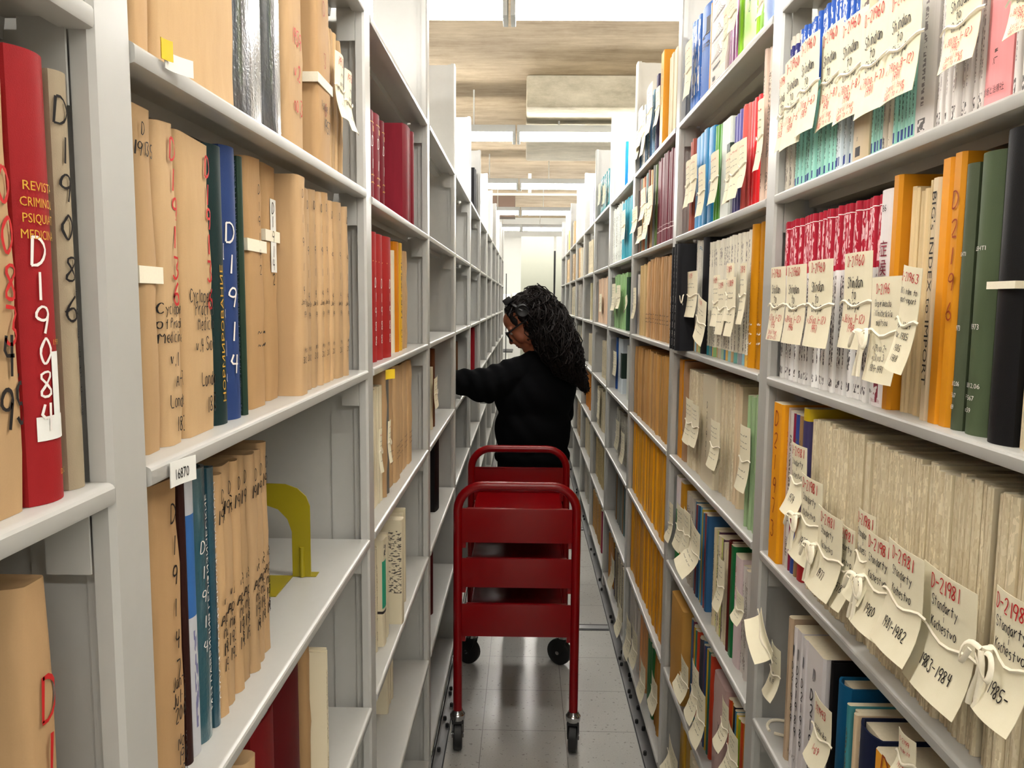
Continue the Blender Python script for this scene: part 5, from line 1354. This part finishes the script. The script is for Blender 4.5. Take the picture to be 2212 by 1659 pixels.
('R', 3, 0, 0.442, 2.869, 2.2454, 0.13, 0.1712, 'tagb', 0, 0.2, 'top shelf, third journal bay'),
('R', 3, 0, 0.442, 2.7481, 2.2291, 0.0771, 0.1267, 'tagb', 0, 0.2, 'top shelf, third journal bay'),
('R', 3, 0, 0.442, 3.2098, 2.1871, 0.1269, 0.1137, 'tagb', 0, 0.2, 'top shelf, third journal bay'),
('R', 3, 1, 0.444, 3.0237, 1.94, 0.13, 0.1155, 'tagb', 0, 0.2, 'maroon-striped shelf, third journal bay'),
('R', 3, 1, 0.444, 2.8345, 1.913, 0.1158, 0.136, 'tagb', 0, 0.2, 'maroon-striped shelf, third journal bay'),
('R', 3, 1, 0.444, 3.1991, 1.9004, 0.1267, 0.0996, 'tagb', 0, 0.2, 'maroon-striped shelf, third journal bay'),
('R', 3, 1, 0.444, 3.1196, 1.8349, 0.13, 0.0648, 'tagb', 0, 0.2, 'maroon-striped shelf, third journal bay'),
('R', 3, 1, 0.444, 2.9433, 1.8692, 0.1251, 0.1286, 'tagb', 0, 0.2, 'maroon-striped shelf, third journal bay'),
('R', 3, 2, 0.444, 3.1859, 1.5743, 0.0741, 0.1223, 'tagb', 0, 0.2, 'brown shelf, third journal bay'),
('R', 3, 6, 0.45, 3.1669, 0.1984, 0.13, 0.1583, 'tagb', 0, 0.3, 'foot shelf, third journal bay'),
('R', 3, 6, 0.45, 2.9682, 0.2443, 0.1234, 0.1372, 'tagb', 0, 0.3, 'foot shelf, third journal bay'),
('R', 3, 6, 0.45, 2.7339, 0.2269, 0.1132, 0.1299, 'tagb', 0, 0.3, 'foot shelf, third journal bay'),
('R', 3, 6, 0.45, 2.5384, 0.2755, 0.1117, 0.1067, 'tagb', 0, 0.3, 'foot shelf, third journal bay'),
('R', 4, 1, 0.444, 3.6135, 1.919, 0.14, 0.1285, 'tagb', 0, 0.1, 'turquoise shelf, fourth journal bay'),
('R', 4, 2, 0.45, 3.9911, 1.6019, 0.14, 0.1313, 'tagb', 0, 0.2, 'pale green shelf, fourth journal bay'),
('R', 4, 2, 0.45, 3.769, 1.6019, 0.14, 0.1095, 'tagb', 0, 0.2, 'pale green shelf, fourth journal bay'),
('R', 4, 2, 0.45, 3.8414, 1.5668, 0.14, 0.0736, 'tagb', -25, 0.2, 'pale green shelf, fourth journal bay'),
('R', 4, 2, 0.45, 3.5129, 1.5692, 0.0763, 0.0655, 'tagb', -15, 0.2, 'pale green shelf, fourth journal bay'),
('R', 4, 3, 0.47, 4.0586, 1.2658, 0.131, 0.1226, 'tagb', 0, 0.1, 'blue shelf, fourth journal bay'),
('R', 4, 4, 0.47, 3.8762, 0.9292, 0.14, 0.1386, 'tagb', 0, 0.2, 'grey shelf, fourth journal bay'),
('R', 4, 4, 0.47, 3.6416, 0.9087, 0.14, 0.1404, 'tagb', 0, 0.2, 'grey shelf, fourth journal bay'),
('R', 4, 6, 0.45, 3.7748, 0.2636, 0.14, 0.1456, 'tagb', 0, 0.4, 'foot shelf, fourth journal bay'),
('R', 4, 6, 0.45, 3.4371, 0.1665, 0.14, 0.1332, 'tagb', 0, 0.4, 'foot shelf, fourth journal bay'),
('R', 5, 0, 0.45, 4.9051, 2.2217, 0.15, 0.1265, 'tagb', 0, 0.1, 'top shelf, fifth journal bay'),
('R', 5, 0, 0.45, 4.5777, 2.1803, 0.15, 0.1054, 'tagb', 0, 0.1, 'top shelf, fifth journal bay'),
('R', 5, 2, 0.46, 4.7906, 1.5724, 0.15, 0.105, 'tagb', 0, 0.05, 'peach shelf, fifth journal bay'),
('R', 5, 4, 0.46, 4.7904, 0.9599, 0.15, 0.1707, 'tagb', 0, 0.1, 'fifth journal bay'),
]
def nwords(s): return len(s.replace(',', ' ').split())


def fit_label(desc, pos, where):
    for w in (where, where.split(', ')[-1], ''):
        lab = ', '.join(x for x in (desc, pos, w) if x)
        if nwords(lab) <= 16 and (w or nwords(lab) > 6 or not pos): return lab
    return desc


RUNS = {}
for side, bay, lev, inset, where, items in ROWS:
    gcnt = {}
    lo = post_y(side, bay) + HALF if side == 'L' else post_y(side, bay) - B + HALF
    hi = lo + B - 2 * HALF
    for it in items:
        n = it['n']; a, b = it['a'], it['b']; L = b - a; sg = 1 if L > 0 else -1
        rnd = random.Random(str(it))
        ws = [rnd.uniform(.75, 1.3) if n > 2 else 1 for _ in range(n)]; s = sum(ws); p = a
        c = it.get('c', (200, 190, 170)); desc = it['d']
        for k in range(n):
            t = abs(L) * ws[k] / s
            y = p; p += sg * t
            # keep inside the bay
            y0, y1 = sorted((y, p))
            if y1 > hi - .007 and side == 'L' or y1 > hi - .007: y1 = hi - .007
            if y0 < lo + .007: y0 = lo + .007
            if y1 - y0 < .0025: continue
            t2 = (y1 - y0) - .0004
            h = it['h'] * (1 if n == 1 else rnd.uniform(.965, 1.0)) if it.get('s') not in ('red', 'j0', 'foot2') else it['h'] * rnd.uniform(.993, 1.0)
            cc = c[k % len(c)] if isinstance(c, list) else c
            j = rnd.uniform(.86, 1.1) if n > 2 and it['k'] == 'wrap' else rnd.uniform(.94, 1.05)
            cc = tuple(min(255, v * j) for v in cc)
            ins = it.get('i', inset) + (rnd.uniform(0, .007) if n > 1 else 0)
            d = min(.19 + rnd.uniform(0, .01), .29 - ins)
            if it['k'] in ('wrap', 'bound', 'plas', 'fold', 'box'): d = min(.22, .285 - ins)
            q = (n - k) if side == 'L' else (k + 1)
            lab = fit_label(desc, '' if n == 1 else ordinal(q) + ' from far end', where)
            ob = make_book(side, bay, lev, y0 if side == 'L' else y1, ins, it['k'], t2, h, d, cc, it.get('s'), lab,
                      desc + ', ' + where if n > 1 else None, it.get('t'), rnd, k, n, it.get('band'))
            if (side, bay, lev) == ('L', 1, 1): ob.location.z += .012 * ((y0 + y1) / 2 - lo) / (hi - lo) - .006 + .0004 * (y1 - y0) / .02
# ---------------------------------------------------------------- paper slips tied in front of the volumes
ST_ = ['Standarty', 'i', 'Kachestvo']
def CH(v, y, ex=()): return [('D-21960', .86, .105, 'r'), ('Shindan', .64, .11, 'k'), ('to', .52, .1, 'k'), ('Chiryo', .41, .1, 'k'), (v, .27, .085, 'r'), (y, .17, .085, 'r')] + [(e, .09 - .07 * i, .06, 'r') for i, e in enumerate(ex)]
def SD(y): return [('D-21981', .84, .12, 'r'), ('Standarty', .70, .085, 'k'), ('i', .62, .07, 'k'), ('Kachestvo', .52, .085, 'k'), (y, .18, .1, 'k')]
SX = {'ch83': CH('v.83(no.1-12)', '1995', ('Special Issue', 'Suppl to v.83')), 'ch84': CH('v.84(no.1-12)', '1996'), 'ch85': CH('v.85(no.1-12)', '1997'), 'ch86': CH('v.86(no.1-12)', '1998'),
      'chi83': CH('v.76', '1988'), 'chi77': CH('v.77(no.1-6)', '1989'), 'chi78': CH('v.78(no.1-8)', '1990', ('Special Issue', 'Suppl to v.78')), 'chi79': CH('v.79(no.1-7)', '1991'), 'chi79s': CH('v.79(no.8-12)', '1991', ('Special Issue', 'Suppl to v.79')), 'chi80': CH('v.80(no.1-12)', '1992', ('Special Issue', 'Suppl to v.80')),
      'st74': SD('1974'), 'st75': SD('1975'), 'st77': SD('1977'), 'st78': SD('1978'), 'st79': SD('1979'), 'st80': SD('1980'), 'st81': SD('1981-1982'), 'st83': SD('1983-1984'), 'st85': SD('1985-'),
      'eks': [('D-2196', .84, .09, 'r'), ('Eksperimenta', .72, .06, 'k'), ('i Klinicheskaia', .63, .06, 'k'), ('meditsina', .54, .06, 'k'), ('v.29,no.2-', .30, .06, 'k'), ('v.31,no.3', .21, .06, 'k'), ('1989-1991', .10, .065, 'k')],
      'bigx': [('D-21963', .86, .08, 'r'), ("BIG's Index to", .74, .055, 'k'), ('import-export', .66, .055, 'k'), ('Apr.1984', .42, .06, 'k'), ('Mar.1985', .32, .06, 'k'), ('1985', .2, .06, 'k'), ('1988', .1, .06, 'k')],
      's19131': [('19131', .82, .12, 'r'), ('Revue', .66, .07, 'k'), ('journal', .52, .07, 'k'), ('of Medicine', .42, .07, 'k'), ('v.3-6', .2, .07, 'k')],
      'd21993': [('D21993', .78, .12, 'r'), ('polekhnika', .5, .09, 'k'), ('1-69', .2, .1, 'r')], 'd2199r': [('D-2199', .8, .1, 'r'), ('Tidsskrift', .62, .08, 'r'), ('1979-', .3, .1, 'r')],
      'nazw': [('s', .8, .05, 'k'), ('s', .7, .05, 'k'), ('18', .4, .09, 'k'), ('no.19', .28, .09, 'k')],
      'tag': [('D-2189', .85, .1, 'r'), ('s', .72, .05, 'k'), ('s', .64, .05, 'k'), ('s', .36, .05, 'k'), ('s', .22, .05, 'k')],
      'tagb': [('s', .84, .06, 'k'), ('s', .74, .05, 'k'), ('s', .65, .05, 'k'), ('s', .3, .05, 'k'), ('s', .2, .05, 'k')],
      'blank': [],
      'mini': [('s', .84, .07, 'r'), ('s', .7, .05, 'k'), ('s', .6, .05, 'k'), ('s', .25, .05, 'k')]}
BOWS = {(1, 2, 'ch83'): 0, (1, 2, 'eks'): 1, (1, 3, 'st77'): 1, (1, 3, 'st80'): 1, (1, 3, 'st85'): 1, (1, 3, 'st75'): 1, (2, 2, 'tag'): 2}
scount = {}
tot = {}
for s in SLIPS: tot[s[0], s[1], s[2]] = tot.get((s[0], s[1], s[2]), 0) + 1
for side, bay, lev, x, y, z, w, h, key, tilt, curl, where in SLIPS:
    rnd = random.Random('%s%s%s%s' % (side, y, z, w))
    ci = scount[side, bay, lev] = scount.get((side, bay, lev), 0) + 1
    gap = .0035 + .003 * (ci % 4)
    o = bpy.data.objects.new('call_slip', None)
    ph = rnd.uniform(-.4, .4)
    def fm(px, pz, off=0.0, w=w, h=h, curl=curl, ph=ph):
        """px from 0..w, pz 0..h above the slip's bottom edge; bottom lifts off"""
        v = pz / h; q = max(0, .55 - v) / .55; u = px / w - .5
        yy = -curl * .05 * q * q - .0035 * math.cos(math.pi * u) + ph * .006 * u - .0012 * max(0, v - .6) / .4 - off
        return Vector((px - w / 2, yy, pz - h / 2))
    bm = bmesh.new(); nx, nz = 6, 8
    F = [[bm.verts.new(fm(w * i / nx, h * j / nz)) for i in range(nx + 1)] for j in range(nz + 1)]
    K = [[bm.verts.new(fm(w * i / nx, h * j / nz, -.0005)) for i in range(nx + 1)] for j in range(nz + 1)]
    for j in range(nz):
        for i in range(nx):
            bm.faces.new((F[j][i], F[j][i + 1], F[j + 1][i + 1], F[j + 1][i])); bm.faces.new((K[j][i + 1], K[j][i], K[j + 1][i], K[j + 1][i + 1]))
    for j in range(nz):
        bm.faces.new((K[j][0], F[j][0], F[j + 1][0], K[j + 1][0])); bm.faces.new((F[j][nx], K[j][nx], K[j + 1][nx], F[j + 1][nx]))
    for i in range(nx):
        bm.faces.new((K[0][i + 1], F[0][i + 1], F[0][i], K[0][i])) if False else bm.faces.new((K[0][i], K[0][i + 1], F[0][i + 1], F[0][i])); bm.faces.new((F[nz][i], F[nz][i + 1], K[nz][i + 1], K[nz][i]))
    o = link('call_slip', mesh(bm, True, 60), None, [M['slip']])
    o.location = ((-1 if side == 'L' else 1) * (x - gap if side == 'L' else x - gap), y, z)
    o.rotation_euler = (0, math.radians(tilt), ANG[side])
    mark = next((q[0] for q in SX[key] if q[0] != 's' and q[3] == 'r'), None)
    yr = next((q[0] for q in SX[key] if q[0][:2] == '19' and len(q[0]) > 3), None)
    q = (tot[side, bay, lev] - ci + 1) if side == 'L' else ci
    lab = '%scream paper slip%s, %s slip from far end, %s' % ('handwritten ', ' dated ' + yr if yr and key[:2] in ('ch', 'st', 'ek') else '', ordinal(q), where)
    tag(o, lab, 'paper slip', 'handwritten slips tied over the volumes')
    inks = {}
    for line, zf, sz, ink in SX[key]:
        bm = inks.setdefault(ink, bmesh.new()); size = sz * h
        f2 = lambda px, pz: fm(max(0, min(w, px)), max(0, min(h, pz)), .0009)
        if line == 's': scribble(bm, w * .14, h * zf, w * .66, size, f2, rnd, size * .14)
        else:
            ww = hand_w(line, size, .62); sq = .62
            if ww > w * .88: sq *= w * .88 / ww; ww = w * .88
            hand(bm, line, (w - ww) / 2, h * zf, size, f2, rnd, w=size * .105, squeeze=sq)
    for ink, bm in inks.items():
        if len(bm.verts): link('lettering', mesh(bm, False), o, [M['ink_' + ink]])['label'] = 'red pen writing' if ink == 'r' else 'black pen writing'
    bm = bmesh.new(); zt = h * .47
    tw = .004
    n = 8
    rows = [[bm.verts.new(fm(-.012 * w / .1 + (w + .024 * w / .1) * i / n, zt + dz + .004 * math.sin(i * 1.1), .0018 + dy)) for i in range(n + 1)] for dz, dy in ((-tw / 2, 0), (0, .0012), (tw / 2, 0))]
    for a, b in zip(rows, rows[1:]):
        for i in range(n): bm.faces.new((a[i], a[i + 1], b[i + 1], b[i]))
    if (bay, lev, key) in BOWS and BOWS[bay, lev, key] and (key != 'tag' or ci == 2):
        cx = -w * .42; c0 = fm(w * .06, zt, .006)
        for sx in (-1, 1):
            for (px, pz, py) in ((.016, -.012, -.012),):
                loop = [c0 + Vector((sx * (.004 + .02 * math.sin(a)), -.004 - .01 * math.sin(a * .5), .012 * math.sin(2 * a) * .8 - .012 * math.sin(a))) for a in (math.pi * i / 12 for i in range(13))]
                tube(bm, loop, .0026, 6, flat=.35)
            tail = [c0 + Vector((sx * .006 * i / 5 + .003 * math.sin(i), -.006 - .002 * i / 3, -.011 * i)) for i in range(6)]
            tube(bm, tail, .0026, 6, flat=.35)
        lathe(bm, [(.001, -.004), (.005, -.001), (.005, .003), (.001, .005)], c0, 8)
    link('cotton_tie', mesh(bm, True, 60), o, [M['tie']])['label'] = 'white cotton tape holding the slip'
# line drawings on the pale box of the second journal bay
for o in list(bpy.data.objects):
    if o.name.startswith('file_box') and 'line drawings' in o.get('label', ''):
        bm = bmesh.new(); rnd = random.Random(3)
        bb = [Vector(c) for c in o.bound_box]; t = max(c.x for c in bb); h = max(c.z for c in bb)
        f = lambda x, z: Vector((x, -.0008, z))
        for zc in (.56, .40, .24):
            for sc in (1, .7, .4):
                ribbon(bm, [(t * (.5 + sc * .42 * a), h * (zc + sc * .1 * b)) for a, b in ((-1, -.1), (-.6, .05), (-.25, .35), (0, 1), (.25, .35), (.6, .05), (1, -.1), (-1, -.1))], .0012, f, rnd)
            ribbon(bm, [(t * .08, h * (zc - .045)), (t * .9, h * (zc - .045))], .0008, f, rnd)
        link('line_drawing', mesh(bm, False), o, [simple('grey_ink', (150, 144, 140), .7)])
        bm = bmesh.new()
        for zc in (.17, .80): ribbon(bm, [(t * .2, h * zc), (t * .85, h * zc)], .0045, f, rnd)
        ribbon(bm, [(t * .2, h * .09), (t * .36, h * .09)], .009, f, rnd)
        for i in range(4): scribble(bm, t * .2, h * (.05 - .012 * i), t * .6, .003, f, rnd, .0012); scribble(bm, t * .2, h * (.76 - .03 * i), t * .6, .004, f, rnd, .0014)
        link('lettering', mesh(bm, False), o, [M['ink_k']])
# paper shelf labels on the lips
def shelf_label(side, y, z, w, h, lab, txt=None, mat='white', curl=.0):
    bm = bmesh.new(); n = 5
    A = [[bm.verts.new((-w / 2 + w * i / n, -.0005 - (curl * (i / n) ** 2) - d, -h / 2 + h * j)) for i in range(n + 1)] for d in (0, .0006) for j in (0, 1)]
    for i in range(n):
        bm.faces.new((A[2][i], A[2][i + 1], A[3][i + 1], A[3][i])); bm.faces.new((A[0][i + 1], A[0][i], A[1][i], A[1][i + 1]))
        bm.faces.new((A[1][i], A[3][i], A[3][i + 1], A[1][i + 1])) if False else bm.faces.new((A[3][i], A[3][i + 1], A[1][i + 1], A[1][i])); bm.faces.new((A[0][i], A[0][i + 1], A[2][i + 1], A[2][i]))
    o = link('shelf_label', mesh(bm), None, [M[mat]]); o.location = (FX[side] + (.0035 if side == 'L' else -.0035), y, z); o.rotation_euler = (0, 0, ANG[side])
    tag(o, lab, 'label')
    if txt: put_printed(o, txt, -w * .3, -h * .25, h * .6, lambda a, b: Vector((a, -.0016 - curl * ((a + w / 2) / w) ** 2, b)), M['ink_k'], 0, w * .55)
    return o
shelf_label('L', .645, 1.436, .036, .021, 'white paper label printed 16870 taped to the parcel bay shelf edge', '16870', curl=.006)
shelf_label('L', .66, 2.0 - .232, .03, .014, 'curled white label on the upper parcel shelf edge by the yellow tape', None, curl=.01)
shelf_label('L', .645, 1.775, .012, .016, 'scrap of yellow tape on the upper parcel shelf edge', None, 'yel', .004)
shelf_label('L', 1.64, 1.425, .03, .02, 'peeling yellow tape label on the second parcel bay shelf edge', None, 'yel', .014)
# loop of white cord on the low shelf
bm = bmesh.new(); tube(bm, [(.035 + .028 * math.cos(a) * (1 + .2 * math.sin(2 * a)), .045 + .03 * math.sin(a), .0035 + .002 * math.sin(a)) for a in (math.pi * i / 14 for i in range(-4, 23))], .0028, 8)
o = link('cotton_cord', mesh(bm), None, [M['tie']]); o.location = (XR, post_y('R', 1) - .035, H + LV['R'][4] + LIP); o.rotation_euler = (0, 0, ANG['R'])
tag(o, 'loose loop of white cotton cord lying on the low shelf beside the white volumes', 'cord')
# olive book end
bm = bmesh.new()
prism(bm, [(0, 0), (0, .118), (.006, .134), (.02, .147), (.04, .154), (.12, .156), (.12, .122), (.075, .12), (.052, .112), (.037, .096), (.03, .075), (.03, 0)], 'x', -.0012, .0012)
o = link('book_end', mesh(bm, False), None, [M['olive']])
o.location = (-XL - .055, 1.252, H + LV['L'][3] + LIP + .001); o.rotation_euler = (0, 0, math.radians(90))
tag(o, 'olive yellow steel book end standing on the half-empty parcel bay shelf', 'book end')
bm = bmesh.new(); box(bm, -.09, .0012, .03, .12, -.0008, .0008); box(bm, .0, .02, -.008, .03, -.0008, .0008); tube(bm, [(-.002, .014, 0), (-.002, .014, .05)], .004, 8)
link('base_plate', mesh(bm), o, [M['olive']])
# ---------------------------------------------------------------- red book cart
cart = bpy.data.objects.new('book_cart', None); COL.objects.link(cart)
tag(cart, 'red three-shelf book cart with tube handles parked in the aisle', 'book cart')
YF, YB = 2.63, 3.31
XA, XB = -.222, .182
xc = (XA + XB) / 2
def cart_frame(y, name):
    bm = bmesh.new(); r = .0155; R_ = .085; zt = .955; pts = [(XA, y, .125), (XA, y, .5), (XA, y, zt - R_)]
    pts += [(XA + R_ - R_ * math.cos(a), y, zt - R_ + R_ * math.sin(a)) for a in (math.pi / 2 * i / 8 for i in range(1, 9))]
    pts += [(xc, y, zt)] + [(XB - R_ + R_ * math.sin(a), y, zt - R_ + R_ * math.cos(a)) for a in (math.pi / 2 * i / 8 for i in range(0, 9))]
    pts += [(XB, y, .5), (XB, y, .125)]
    tube(bm, pts, r, 14)
    link(name, mesh(bm), cart, [M['red']])
cart_frame(YF, 'end_frame'); cart_frame(YB, 'end_frame')
for zs, zt in ((.758, .876), (.60, .702), (.425, .54)):
    bm = bmesh.new(); x0, x1 = XA + .013, XB - .013
    sx0, sx1 = x0 + .016, x1 - .016
    box(bm, sx0, sx1, YF + .002, YB - .002, zs, zs + .012, bev=.002)
    for x in (sx0, sx1 - .002): box(bm, x, x + .002, YF + .004, YB - .004, zs, zs + .022)
    for y, s in ((YF, 1), (YB, -1)):
        box(bm, x0, x1, y - .004, y + .004, zs, zt, bev=.0015)
        box(bm, sx0, sx1, min(y, y + s * .012), max(y, y + s * .012), zt - .003, zt + .001, bev=.0008)
        for x in (x0, x1 - .014): box(bm, x, x + .014, min(y, y + s * .03), max(y, y + s * .03), zs - .02, zs + .012)
    link('shelf_tray', mesh(bm, True, 40), cart, [M['red']])
for i, (x, y, rz) in enumerate(((XA, YF, .1), (XB, YF, -.12), (XA + .005, YB, 1.15), (XB, YB, 1.0))):
    e = bpy.data.objects.new('caster', None); COL.objects.link(e); e.parent = cart; e.location = (x, y, 0); e.rotation_euler = (0, 0, rz)
    bm = bmesh.new(); lathe(bm, [(.017, .122), (.0245, .124), (.026, .132), (.026, .142), (.022, .146), (.0175, .158)], (0, 0, 0), 20)
    link('collar', mesh(bm), e, [M['chrome']])
    bm = bmesh.new()
    off = .02
    for sx in (-1, 1): prism(bm, [(-.02, .12), (.02, .12), (.03, .07), (.034, .045), (.012, .045), (-.012, .085)], 'x', sx * .019 - .0015, sx * .019 + .0015)
    box(bm, -.021, .021, -.02, .022, .112, .124, bev=.002)
    link('fork', mesh(bm, True, 30), e, [M['dark']])
    bm = bmesh.new(); lathe(bm, [(.012, -.014), (.03, -.015), (.05, -.0155), (.0555, -.012), (.057, 0), (.0555, .012), (.05, .0155), (.03, .015), (.012, .014)], (0, off, .0575), 28, 'x')
    link('wheel', mesh(bm), e, [M['dark']])
    bm = bmesh.new(); lathe(bm, [(.004, -.023), (.009, -.022), (.009, .022), (.004, .023)], (0, off, .0575), 12, 'x'); link('axle', mesh(bm), e, [M['chrome']])
# ---------------------------------------------------------------- far end
for x0, x1, nm in ((-.065, .405, 'wide'), (.435, .95, 'narrow')):
    bm = bmesh.new(); box(bm, x0, x1, 11.5, 11.53, .02, 2.5, bev=.004)
    o = link('shelving_end_panel', mesh(bm), None, [M['panel']])
    tag(o, 'pale grey shelving end panel at the aisle end, %s panel beside the dark gap' % nm, 'end panel')
bm = bmesh.new(); box(bm, .405, .435, 11.56, 11.6, 0, 2.3)  # black strip added behind the gap, standing in for its shade
struct(link('trim_10', mesh(bm), None, [M['dark']]), 'black strip behind the far end panels, painted-in shade of their gap')
t = bpy.data.objects.new('work_table', None); COL.objects.link(t); t.location = (-1.0, 13.3, 0)
tag(t, 'white work table with a dark edge against the far wall', 'table')
bm = bmesh.new(); box(bm, -.9, .8, -.35, .35, .72, .735, 0); box(bm, -.9, .8, -.36, .36, .735, .75, 1); link('tabletop', mesh(bm), t, [M['white'], M['dark']])
for sx in (-.8, .7):
    for sy in (-.28, .28):
        bm = bmesh.new(); box(bm, sx - .02, sx + .02, sy - .02, sy + .02, 0, .72); link('leg', mesh(bm), t, [M['white']])
bm = bmesh.new(); box(bm, -.305, -.29, 12.4, 12.42, .0, 2.0); struct(link('trim_11', mesh(bm), None, [M['dark']]), 'thin dark upright at the aisle end')
sh = bpy.data.objects.new('wall_rack', None); COL.objects.link(sh); sh.location = (0, 14.45, 1.6)
tag(sh, 'white wall rack of boxes at the far end', 'rack')
bm = bmesh.new(); box(bm, -.5, .9, -.1, .14, -.03, 0); link('shelf_board', mesh(bm), sh, [M['white']])
for i in range(6):
    bm = bmesh.new(); box(bm, 0, .18, 0, .16, 0, .1 + .02 * (i % 3), bev=.004)
    o = link('carton', mesh(bm), None, [M['white']]); o.location = (-.45 + .22 * i, 14.38, 1.6); tag(o, 'white carton on the far wall rack, %s along from the parcel side' % ordinal(i + 1), 'box', 'cartons on the far rack')
